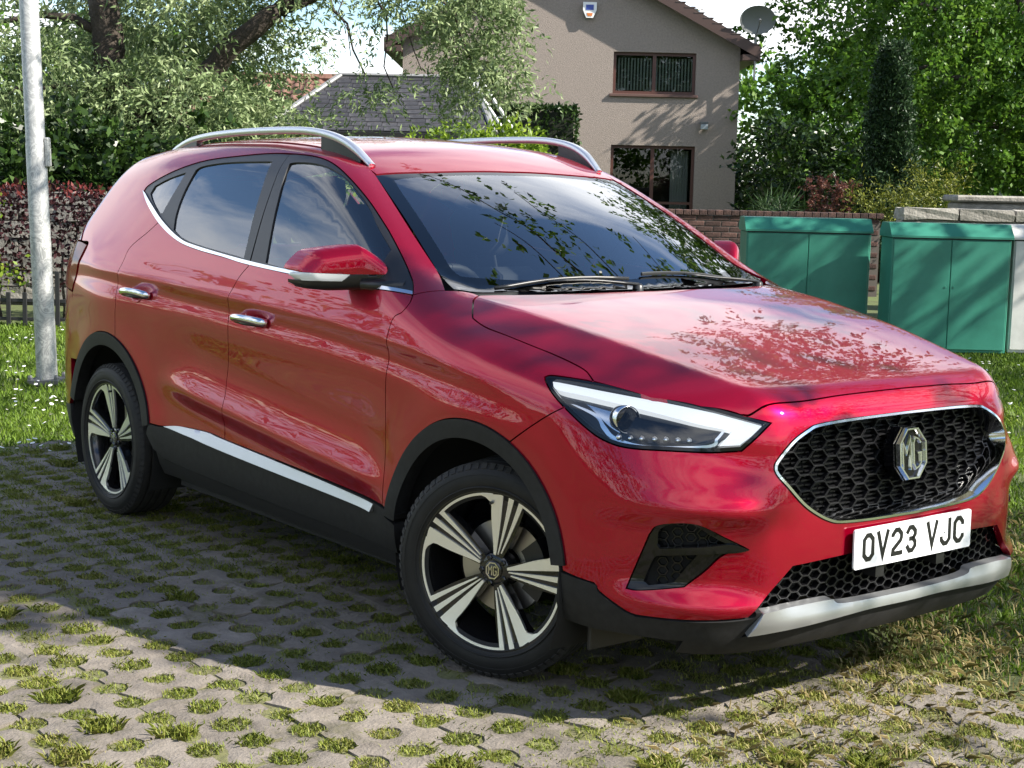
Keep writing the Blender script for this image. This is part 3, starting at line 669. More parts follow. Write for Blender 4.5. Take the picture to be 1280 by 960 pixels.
def house():
    h = place('gabled_house', 0, 37.0)
    harl = vary(mat('brown_harling', (.30, .235, .20), .97), [(.19, .158, .14), (.27, .228, .20), (.34, .29, .255)], 22, 10, .8, .9, 60, .02, pos=(.25, .75))
    fr = mat('brown_window_frame', (.075, .028, .020), .45); glass = glass_mat('house_glass', (.72, .76, .76), 1.5, .8); dark = mat('room_dark', (.02, .02, .02), .9)
    rect = lambda x0, z0, x1, z1: [(x0, z0), (x1, z0), (x1, z1), (x0, z1)]
    Ws = [(2.22, 3.50, 4.17, 4.47), (-1.45, 3.34, -.52, 4.18), (2.22, .25, 4.22, 2.30)]
    extrude_wall([[(-2.75, -.04), (5.2, -.04), (5.2, 4.66), (1.2, 6.76), (-2.75, 4.66)]] + [rect(*w) for w in Ws], 0, .3, harl, 'wall', h)
    b = MB(); b.box((5.0, .3, -.04), (5.2, 9, 4.6)); b.box((-2.75, .3, -.04), (-2.55, 9, 4.6)); b.box((-2.75, 9, -.04), (5.2, 9.2, 6)); b.box((-2.5, 2.2, 0), (5, 2.4, 5.2)); b.box((-2.5, .31, 2.7), (5, 2.2, 2.8)); b.build('side_walls', dark, h)
    # roof slabs with barge boards
    vb = mat('barge_board_brown', (.055, .030, .024), .5); tl = vary(mat('roof_tiles', (.07, .05, .045), .8), [(.05, .036, .032), (.10, .075, .065)], 8, 8, .7, .5, 40, .02)
    sl = (6.76 - 4.66) / (5.2 - 1.2)
    for s, ex in ((1, 5.62), (-1, -3.17)):
        z_e = 6.76 - sl * abs(ex - 1.2) + .02
        k = MB(); V = [(1.2, -.36, 6.78), (ex, -.36, z_e), (ex, 9.3, z_e), (1.2, 9.3, 6.78)]; V += [(v[0], v[1], v[2] + .14) for v in V]
        k.add(V, [(0, 1, 2, 3), (4, 7, 6, 5), (0, 4, 5, 1), (1, 5, 6, 2), (2, 6, 7, 3), (3, 7, 4, 0)]); k.build('roof', tl, h)
        k = MB(); V = [(1.2, -.385, 6.66), (ex, -.385, z_e - .12), (ex, -.385, z_e + .155), (1.2, -.385, 6.935)]; V += [(v[0], -.345, v[2]) for v in V]
        k.add(V, [(0, 1, 2, 3), (4, 7, 6, 5), (0, 4, 5, 1), (1, 5, 6, 2), (2, 6, 7, 3), (3, 7, 4, 0)]); k.build('barge_board', vb, h)
        # boxed eave
        k = MB(); k.bbox((5.2 if s > 0 else -3.17, -.36, z_e - .16), (5.62 if s > 0 else -2.75, 9, z_e - .01), .01); k.build('eave_box', vb, h)
        # verge tiles stepping along the edge
        for t in np.linspace(.02, .97, 20):
            x = 1.2 + (ex - 1.2) * t; z = 6.93 + (z_e - 6.78) * t; k = MB(); k.box((x - .12, -.395, z - .012), (x + .12, -.12, z + .006)); k.build('verge_tile', tl, h)
    def window(x0, z0, x1, z1, cols, trans=None, blinds=True, sill=True):
        w = empty('window', (0, 0, 0), 0, h); t = .07
        f = MB()
        f.box((x0, .10, z0), (x1, .17, z0 + t)); f.box((x0, .10, z1 - t), (x1, .17, z1)); f.box((x0, .10, z0 + t), (x0 + t, .17, z1 - t)); f.box((x1 - t, .10, z0 + t), (x1, .17, z1 - t))
        for c in range(1, cols): xc = x0 + (x1 - x0) * c / cols; f.box((xc - t * .6, .102, z0 + t), (xc + t * .6, .168, z1 - t))
        if trans: f.box((x0 + t, .103, trans - .03), (x1 - t, .167, trans + .03))
        f.build('frame', fr, w)
        for c in range(cols):
            a, b_ = x0 + (x1 - x0) * c / cols + t * .6, x0 + (x1 - x0) * (c + 1) / cols - t * .6
            g = MB(); g.box((a, .135, z0 + t), (b_, .140, z1 - t)); g.build('pane', glass, w)
            if blinds:
                bl = MB()
                n = 12
                for k in range(n):
                    xx = a + .03 + (b_ - a - .06) * k / (n - 1); bl.box((xx - .018, .26 + .01 * math.sin(k), z0 + .10), (xx + .018, .264 + .01 * math.sin(k), z1 - .12))
                tag(bl.build('blinds', mat('blind_fabric', (.42, .46, .42), .8), w), kind='stuff')
        if sill:
            s = MB(); s.bbox((x0 - .08, -.06, z0 - .07), (x1 + .06, .12, z0 - .003), .008); s.build('sill', mat('sill_brown', (.10, .055, .045), .5), w)
    window(*Ws[0], 2); window(*Ws[1], 1); window(*Ws[2], 2, trans=.95, blinds=False, sill=False)
    # what stands inside the patio doors
    k = MB(); k.bbox((2.45, .7, .3), (3.1, 1.1, 1.05), .03); k.bbox((3.3, .6, .3), (4.0, 1.0, .75), .03); k.build('cupboard', mat('cupboard_wood', (.16, .10, .06), .6), h)
    k = MB()
    for i in range(7): k.tube([(3.72 + i * .06, .42 + .02 * (i % 2), .3), (3.72 + i * .06, .42 + .02 * (i % 2), 2.2)], .035, 6)
    k.build('curtain', mat('pale_curtain', (.45, .45, .43), .9), h)
    tag(h, 'two storey house with brown roughcast gable and dark brown windows', 'house')
    # fixtures on the wall
    a = place('alarm_box', 1.62, 36.97, 5.42); k = MB()
    k.prism([(-.16, .16), (.16, .16), (.16, -.02), (.08, -.20), (-.08, -.20), (-.16, -.02)], 0, .10, lambda u, v, t: (u, -t, v)); k.build('case', mat('alarm_white', (.72, .72, .72), .4), a)
    k = MB(); k.prism([(-.09, .10), (.09, .10), (.09, -.02), (-.09, -.02)], .1015, .108, lambda u, v, t: (u, -t, v)); k.build('sounder_window', mat('alarm_blue', (.03, .06, .30), .4), a)
    k = MB(); k.prism([(-.07, -.09), (.07, -.09), (.05, -.16), (-.05, -.16)], .1015, .107, lambda u, v, t: (u, -t, v)); k.build('badge', mat('alarm_orange', (.55, .16, .03), .5), a)
    tag(a, 'white burglar alarm box high on the gable wall', 'alarm box')
    l = place('wall_lamp', 4.40, 36.97, 2.78); k = MB(); k.bbox((-.10, -.12, .04), (.10, 0, .10), .01); k.build('bracket', mat('lamp_metal', (.10, .11, .11), .5, .4), l)
    k = MB(); k.bbox((-.085, -.15, -.08), (.085, -.03, .038), .01); k.build('lamp_glass', mat('lamp_glass', (.30, .34, .36), .15), l)
    tag(l, 'small square lamp on the house wall above the patio doors', 'lamp')
    c = place('flue_pipe', 4.42, 40, 5.0); st = mat('flue_steel', (.62, .62, .62), .35, .9)
    k = MB(); k.lathe([(-.3, .15), (.62, .15), (.62, .19), (.66, .19), (.66, .13), (.80, .13), (.80, .22), (.86, .20), (.88, 0)], 20, axis='z'); auto_smooth(k.build('pipe', st, c), 40)
    k = MB(); k.lathe([(-.1, .30), (.05, .17), (.12, .165)], 20, axis='z'); k.build('flashing', mat('lead_grey', (.2, .2, .2), .6, .3), c)
    tag(c, 'short round metal flue pipe rising behind the right roof slope', 'flue')
    s = place('satellite_dish', 5.50, 36.6, 5.25); k = MB(); prof_ = [(.10 * (r_ / .42) ** 2, r_) for r_ in np.linspace(0.001, .42, 7)]
    mm = Matrix.Rotation(math.radians(18), 4, 'X')
    k.lathe([(-p[0], p[1]) for p in prof_], 28, axis='y'); V = [tuple(mm @ Vector((v[0], v[1], v[2] * .80))) for v in k.V]
    mesh('dish', V, k.F, mat('dish_grey', (.14, .15, .15), .5), s, True)
    k = MB(); k.tube([(0, .08, -1.4), (0, .08, .05)], .025, 8); k.build('mast', mat('mast_grey', (.2, .2, .2), .4, .6), s)
    k = MB(); k.tube([(0, -.02, -.33), (0, -.5, -.1)], .012, 6); k.build('feed_arm', mat('mast_grey'), s)
    k = MB(); k.tube([(0, -.5, -.1), (0, -.42, -.06)], .035, 8); k.build('receiver', mat('mast_grey'), s)
    tag(s, 'grey satellite dish on a mast at the right corner of the house', 'satellite dish')
house()

def clipped_hedge():
    rng = np.random.default_rng(41); h = place('clipped_hedge', .33, 33.4)
    n = 5200; P = np.stack([rng.uniform(-.92, .92, n), rng.uniform(-.4, .4, n), rng.uniform(.0, 2.95, n)], 1)
    s = rng.integers(0, 3, n); P[s == 0, 1] = -.4 + rng.normal(0, .03, (s == 0).sum()); P[s == 1, 2] = 2.94 + rng.normal(0, .03, (s == 1).sum()); P[s == 2, 0] = np.sign(P[s == 2, 0]) * .92 + rng.normal(0, .03, (s == 2).sum())
    quads_mesh('foliage', leaves_at(P, np.tile([0, -.5, .4], (n, 1)), .10, .5, .8, .2, rng), 4, DEEP, h)
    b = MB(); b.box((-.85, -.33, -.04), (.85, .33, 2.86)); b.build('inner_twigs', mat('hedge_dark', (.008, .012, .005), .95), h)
    tag(h, 'tall square clipped dark green hedge against the house wall', 'hedge')
clipped_hedge()

def brick_wall():
    w = place('brick_wall', .2, 21.0)
    bm_ = per_object(vary(mat('shade_darkened_brick', (.11, .055, .042), .9), [(.032, .018, .016), (.06, .031, .025), (.09, .047, .038)], 14, 8, .7, .5, 60, .01), .4)  # brick colours darkened to carry the shade lying on the wall
    mortar = mat('brick_mortar', (.10, .085, .075), .95)
    b = MB(); b.box((.0, .02, -.04), (4.75, .20, 1.0)); b.build('mortar', mortar, w)
    me = MB(); me.bbox((-.107, -.05, -.0325), (.107, .05, .0325), .006); me = me.build('brick', bm_, mesh_only=True)
    rg = np.random.default_rng(2); n = 0
    for j in range(13):
        z = .985 - j * .0755; x = .11 + (.112 if j % 2 else 0)
        while x < 4.7:
            inst('brick', me, w, loc=(x, .062 + rg.normal(0, .0025), z)); x += .2255; n += 1
    cm = MB(); cm.bbox((-.05, -.12, -.035), (.05, .12, .035), .006); cm = cm.build('coping_brick', bm_, mesh_only=True)
    x = .05
    while x < 4.75: inst('coping_brick', cm, w, loc=(x, .11, 1.058 + rg.normal(0, .002))); x += .109
    tag(w, 'low red brick wall, darkened for shade, between the house and the green cabinets', 'wall')
brick_wall()

def right_stone_wall():
    w = place('garden_stone_wall', 4.35, 17.4)
    sm = stone_mat('pale_wall_stone', [(.14, .13, .115), (.24, .225, .20), (.34, .32, .29)])
    b = MB(); b.box((.0, .05, -.04), (3.2, .32, 1.10)); b.build('core', mat('pale_mortar', (.30, .28, .25), .95), w)
    rg = np.random.default_rng(6); ms = []
    for s in range(3):
        me = rough_block(.62, .13, .42, s + 30, .015); me.materials.append(sm); ms.append(me)
    for k in range(5): inst('coping_stone', ms[k % 3], w, loc=(.30 + k * .635, .18, 1.165), rot=(0, 0, rg.normal(0, .01)))
    ms = []
    for s in range(4):
        me = rough_block(.30, .15, .12, s + 50, .03); me.materials.append(sm); ms.append(me)
    for j in range(7):
        x = .14 + (.14 if j % 2 else 0)
        while x < 3.1: inst('wall_stone', ms[rg.integers(4)], w, loc=(x, .045 + rg.normal(0, .012), .03 + j * .162), rot=(0, rg.normal(0, .05), 0)); x += .315
    tag(w, 'rough pale stone wall with flat coping behind the right cabinet', 'wall')
    s = place('stone_pier', 6.0, 18.6); k = MB(); k.bbox((-.75, -.2, 0), (1.6, .3, 1.30), .03); k.build('block', sm, s); k = MB(); k.bbox((-.8, -.26, 1.302), (1.65, .36, 1.38), .02); k.build('slab', sm, s)
    tag(s, 'higher stone pier with sloping slab behind the pale stone wall', 'pier')
right_stone_wall()

def cabinet(r, d, w, label, col, rz=0.0, doors=2, hgt=1.16, zoff=-.035):
    c = place('utility_cabinet', r, d, zoff, rz); dp = .42
    m = vary(mat(f'cabinet_paint_{col}', (.3, .3, .3), .42), {'green': [(.018, .135, .092), (.024, .17, .118), (.034, .195, .138)], 'grey': [(.40, .40, .38), (.52, .52, .50), (.60, .60, .57)]}[col], 3.0, 9, .65, .04, 30, .002, pos=(.3, .7))
    if not m.get('wear'):
        m['wear'] = 1
    b = MB(); b.bbox((-w / 2, 0, .03), (w / 2, dp, hgt - .13), .008); b.build('body', m, c)
    b = MB(); b.box((-w / 2 + .02, .03, 0), (w / 2 - .02, dp - .02, .03)); b.build('plinth', mat('cabinet_plinth', (.05, .05, .05), .8), c)
    o = .015; z0 = hgt - .128; prof_ = [(-.022, z0 + .0), (-.022, z0 + .018), (.10, hgt), (dp - .06, hgt), (dp + .02, z0 + .05), (dp + .02, z0)]
    b = MB(); b.prism(prof_, -w / 2 - o, w / 2 + o, lambda u, v, t: (t, u, v)); lid = b.build('lid', m, c)
    bm = bmesh.new(); bm.from_mesh(lid.data); bmesh.ops.recalc_face_normals(bm, faces=bm.faces); bm.to_mesh(lid.data); bm.free()
    b = MB(); b.box((-w / 2 + .004, -.0035, z0 - .012), (w / 2 - .004, .0, z0)); b.build('lid_shade_strip', mat('shade_strip_black', (.02, .02, .02), .8), c)  # dark strip standing in for the shade under the lid
    for k in range(doors):
        a = -w / 2 + .012 + k * (w - .024) / doors; e = a + (w - .024) / doors - .007
        b = MB(); b.bbox((a, -.012, .06), (e, -.001, z0 - .015), .004); dr = b.build('door', m, c)
        lk = MB(); lk.lathe([(-.017, 0), (-.017, .009), (-.011, .011)], 10, axis='y', c=(e - .035 if k == 0 else a + .035, 0, .62)); lk.build('lock', m, dr)
    tag(c, label, 'utility cabinet', 'cabinets on the lawn'); return c
cabinet(2.715, 14.3, 1.15, 'left of the two green metal utility cabinets, partly hidden by the bonnet', 'green', hgt=1.19)
cabinet(3.885, 13.75, 1.06, 'right of the two green metal utility cabinets, beside the grey one', 'green', hgt=1.18)
cabinet(5.0, 13.85, 1.06, 'pale grey metal utility cabinet at the right edge', 'grey', hgt=1.18)

# trees on the right
GREYBARK = bark_mat('grey_bark', (.035, .028, .022), (.085, .072, .058))
tree('sycamore_tree', 10.0, 37.8, 'large leafy green tree rising beside the right end of the house', [((0, 0, -.05), (0, 0, 3), .32, .26, 0), ((0, 0, 3), (-.8, 0, 7.5), .24, .08, .02), ((0, 0, 2.6), (2, 0, 6.5), .18, .06, .05)],
     [((-.8, -.6, 5.2), (3.0, 2.0, 2.6), 700, .5), ((-2.0, -1.0, 3.0), (2.0, 1.4, 1.9), 520, .5), ((-2.2, -1.2, 1.2), (1.7, 1.2, 1.1), 260, .5), ((1.6, -.8, 3.6), (2.4, 1.6, 2.8), 500, .5), ((0, 0, 8), (2.5, 2, 1.6), 300, .5)], MIDG, GREYBARK, .15, .62, 24, .65, .35, 51, [((-.3, 0, 4.5), (-2.8, -.6, 4.6), .08, .03, .1), ((0, 0, 3), (-2.2, -1, 3.2), .09, .03, .1)])
tree('maple_tree', 9.2, 27.5, 'nearer spreading green tree with dark branches at the right edge', [((0, 0, -.05), (-.1, 0, 2.6), .24, .19, 0), ((-.1, 0, 2.6), (-.6, 0, 6), .18, .05, .02), ((-.1, 0, 2.2), (1.4, .2, 5), .14, .04, .05)],
     [((-1.7, -.3, 3.6), (1.7, 1.3, 1.0), 420, .4), ((-1.2, -.4, 2.3), (1.7, 1.2, .75), 330, .4), ((-2.2, -.2, 4.9), (1.5, 1.2, .9), 260, .4), ((.6, -.4, 3.2), (1.6, 1.3, 1.6), 380, .4), ((0, 0, 6), (2.2, 1.8, 1.3), 300, .5), ((-.3, -.6, 1.4), (1.3, .8, .5), 160, .4)], MIDG, GREYBARK, .105, .62, 24, .55, .30, 53,
     [((-.1, 0, 2.6), (-2.9, -.3, 3.5), .08, .02, .06), ((-.1, 0, 2.4), (-2.4, -.6, 2.5), .07, .02, .06), ((-.3, 0, 3.6), (-3.0, -.2, 4.8), .07, .02, .05), ((-1.2, -.1, 3.05), (-1.9, -.6, 2.7), .03, .01, .05)])
def conifer():
    rng = np.random.default_rng(61); t = place('columnar_conifer', 5.78, 24.2); b = MB(); b.tube([(0, 0, -.05), (0, 0, 3.3)], [.10, .02], 8); b.build('trunk', DARKBARK, t, True)
    n = 2600; z = rng.uniform(.1, 3.5, n); a = rng.uniform(0, 6.283, n); r = .40 * np.sqrt(np.clip(1.02 - z / 3.6, 0, 1)) * (.72 + .35 * rng.random(n)) * (1 + .22 * np.sin(a * 3 + z * 2) + .12 * np.sin(z * 9 + a * 2))
    P = np.stack([r * np.cos(a), r * np.sin(a), z], 1); D = unit(np.stack([np.cos(a) * .5, np.sin(a) * .5, np.full(n, .9)], 1)); quads_mesh('crown', sprays(P, D, .20, 14, .075, .4, 0, .12, rng), 4, leaf_mat('conifer_needles', [(.010, .026, .010), (.022, .052, .018), (.045, .085, .028)], .15, .5), t)
    tag(t, 'dark narrow columnar conifer between the two right hand trees', 'tree')
conifer()
bush('red_shrub', 4.84, 24.0, 'small rounded shrub with reddish bronze leaves above the brick wall', [((0, 0, 1.32), (.34, .32, .30), 130, .5)], leaf_mat('bronze_leaf', [(.05, .022, .018), (.11, .04, .032), (.17, .075, .05)], .3, .45), .06, .5, 63, 12, .12, .1)
bush('golden_juniper', 5.5, 21.4, 'low spreading yellow green juniper above the pale stone wall', [((0, 0, 1.2), (.62, .4, .30), 150, .4), ((.25, 0, 1.45), (.40, .3, .22), 80, .3), ((-.4, 0, 1.15), (.4, .3, .2), 60, .3)], leaf_mat('juniper_leaf', [(.05, .07, .01), (.12, .14, .015), (.22, .23, .03)], .25, .5), .06, .3, 65, 16, .30, -.1)
bush('dark_shrub', 6.6, 30.5, 'shadowy green shrubs filling the space under the right hand trees', [((0, 0, 1.2), (2.0, .8, 1.2), 420, .4), ((-1.2, .4, 1.8), (1.0, .6, 1.0), 200, .4), ((2.0, 0, 1.4), (1.4, .7, 1.1), 220, .4)], DEEP, .14, .5, 67, 12, .35)
bush('yew_bush', 6.25, 40.5, 'dark yew bush in the gap at the right corner of the house', [((0, 0, 1.1), (1.0, .5, 1.2), 420, .3), ((1.4, .3, 1.2), (1.0, .5, 1.2), 300, .3)], DEEP, .12, .5, 70, 14, .3)
bush('iris_clump', 3.72, 22.2, 'tuft of upright spiky leaves just above the brick wall', [((0, 0, 1.05), (.28, .15, .12), 60, .2)], leaf_mat('spiky_leaf', [(.02, .05, .015), (.05, .09, .03)], .25, .5), .30, .06, 69, 5, .10, -.6, cat='plant')

def overhanging_tree():
    """stands right of the frame; one twig shows at the edge, the rest in shade and reflections"""
    rng = np.random.default_rng(71); base = np.array([5.0, 11.4, -.05]); t = empty('overhanging_tree', tuple(base))
    b = MB(); L_ = lambda p, q, r0, r1, s=.03: limb(b, np.array(p) - base, np.array(q) - base, r0, r1, s, 9, .05, rng, 9)
    fork = np.array([4.9, 11.2, 3.3]); L_(base, fork, .28, .22, 0); L_(fork, (4.6, 11.0, 8.4), .20, .06, 0)
    C = []; D = []
    for q, r, n, rad in (((5.4, 5.6, 5.6), .11, 150, (1.5, 1.3, .7)), ((1.6, 6.6, 5.9), .11, 60, (1.2, 1.0, .5)), ((8.0, 8.0, 6.4), .09, 150, (1.7, 1.6, .8)), ((-1.6, 10.6, 6.0), .12, 300, (2.2, 1.7, .9)), ((-4.8, 9.2, 6.0), .10, 420, (2.2, 1.7, .9)), ((-7.0, 10.2, 6.4), .08, 240, (1.7, 1.6, .9)), ((-3.0, 12.6, 6.6), .08, 260, (2.4, 1.8, 1.2)), ((1.8, 10.6, 6.2), .10, 180, (2.0, 1.7, .9)), ((5.0, 14.0, 6.8), .08, 140, (1.8, 1.8, .9)), ((4.6, 11.0, 8.2), .05, 240, (2.4, 2.4, 1.2))):
        L_(fork + np.array([0, 0, .4 * rng.random()]), q, r, .03, .06); P, d = blob_points(n, np.array(q) - base, rad, .25, rng); C.append(P); D.append(d)
    # thin boughs reaching over the car and the cabinets
    for p, q, n in (((1.6, 6.6, 5.9), (-3.6, 5.6, 5.5), 34), ((1.6, 6.6, 5.9), (-3.8, 3.6, 5.3), 40), ((1.6, 6.6, 5.9), (-2.6, 2.4, 5.1), 40), ((1.6, 6.6, 5.9), (-1.4, 1.6, 5.1), 30), ((-.6, 4.5, 5.5), (-4.2, 2.4, 5.2), 26), ((-1.6, 10.6, 6.0), (-5.2, 6.6, 5.8), 60), ((-1.6, 10.6, 6.0), (-6.2, 8.2, 6.0), 60), ((5.4, 5.6, 5.6), (3.6, 3.3, 4.8), 26), ((5.4, 5.6, 5.6), (4.9, 2.4, 4.4), 20), ((5.4, 5.6, 5.6), (4.6, 2.5, 5.5), 8), ((5.4, 5.6, 5.6), (6.7, 4.6, 5.4), 10), ((1.8, 10.6, 6.2), (-1.4, 10.9, 3.9), 26), ((1.8, 10.6, 6.2), (-.2, 11.2, 3.6), 20)):
        L_(p, q, .030, .007, .04); tt = rng.uniform(.2, 1, (n, 1)); P = np.array(p) + (np.array(q) - np.array(p)) * tt + rng.normal(0, .17, (n, 3)) - base; P[:, 2] += .15 * np.sin(np.pi * tt[:, 0]); C.append(P); D.append(unit(rng.normal(0, .8, (n, 3)) + unit(np.array(q) - np.array(p))))
    for q, n, rad in (((4.6, 2.45, 5.55), 36, (.7, .18, .2)), ((6.6, 4.9, 5.5), 80, (1.0, .9, .4))):
        P, d = blob_points(n, np.array(q) - base, rad, .2, rng); C.append(P); D.append(d)
    o = b.build('trunk', GREYBARK, t, True)
    C = np.concatenate(C); D = np.concatenate(D)
    quads_mesh('crown', sprays(C, D, .42, 12, .11, .55, .35, .05, rng), 4, leaf_mat('overhead_leaf', [(.03, .065, .01), (.06, .12, .015), (.11, .18, .025)], .45, .35), t)
    # drooping twig at the right edge of the view
    tip = np.array(W(1.335, 4.0, 1.735)); top_ = np.array([4.9, 2.4, 4.4])
    k = MB(); pts = [top_, top_ * .6 + tip * .4 + np.array([.25, .1, .2]), np.array(W(1.60, 4.05, 2.2)), np.array(W(1.44, 4.02, 1.90)), tip + np.array([0, 0, .03])]
    k.tube(cr([p - base for p in pts], 5), np.linspace(.008, .0018, 21), 6); k.build('twig', GREYBARK, t, True)
    tw = cr([p - base for p in pts], 5)[9:]
    P = np.concatenate([tw + rng.normal(0, .012, tw.shape) for _ in range(3)]); ok = P[:, 2] + base[2] > 1.73; P = P[ok]
    dd = np.tile(np.array([*(-RT * .55), -.75]), (len(P), 1)); dd[::2] = np.array([*(RT * .6), -.55])
    quads_mesh('twig_leaves', leaves_at(P, dd, .075, .55, .25, .5, rng), 4, leaf_mat('backlit_leaf', [(.16, .26, .03), (.24, .34, .05)], .5, .35), t)
    tag(t, 'tree off to the right whose leafy twig hangs in at the upper right edge', 'tree')
overhanging_tree()

def wood_behind():
    """belt of trees added behind the viewpoint; unseen but for the dark band in the paintwork"""
    rng = np.random.default_rng(81); V = []
    for k in range(16):  # unseen trees put in to darken what the paintwork reflects
        a = math.radians(-118 + k * 15.5); dist = 26 + 8 * rng.random(); c = (CAM[0] + dist * math.cos(a + YAW + math.pi), CAM[1] + dist * math.sin(a + YAW + math.pi), 3.6 + 1.2 * rng.random())
        P, D = blob_points(420, c, (3.8, 3.8, 4.2 + 1.6 * rng.random()), .5, rng, zmin=0); V.append(sprays(P, D, .9, 10, .34, .6, .3, .12, rng))
    # the same belt closes the gaps beyond the houses
    for k in range(28):
        r_ = -50 + k * 3.7; d_ = 56 + 6 * rng.random(); hgt = 1.5 if -11 < r_ < 5 else 3.6 + rng.random(); c = W(r_, d_, hgt * .8)
        P, D = blob_points(300, c, (3.4, 2.0, hgt), .4, rng, zmin=0); V.append(sprays(P, D, .9, 10, .34, .6, .3, .12, rng))
    o = quads_mesh('distant_trees', np.concatenate(V), 4, MIDG); tag(o, 'distant belt of trees, the part behind the viewpoint added for dark paintwork reflections', 'trees', kind='stuff')
wood_behind()

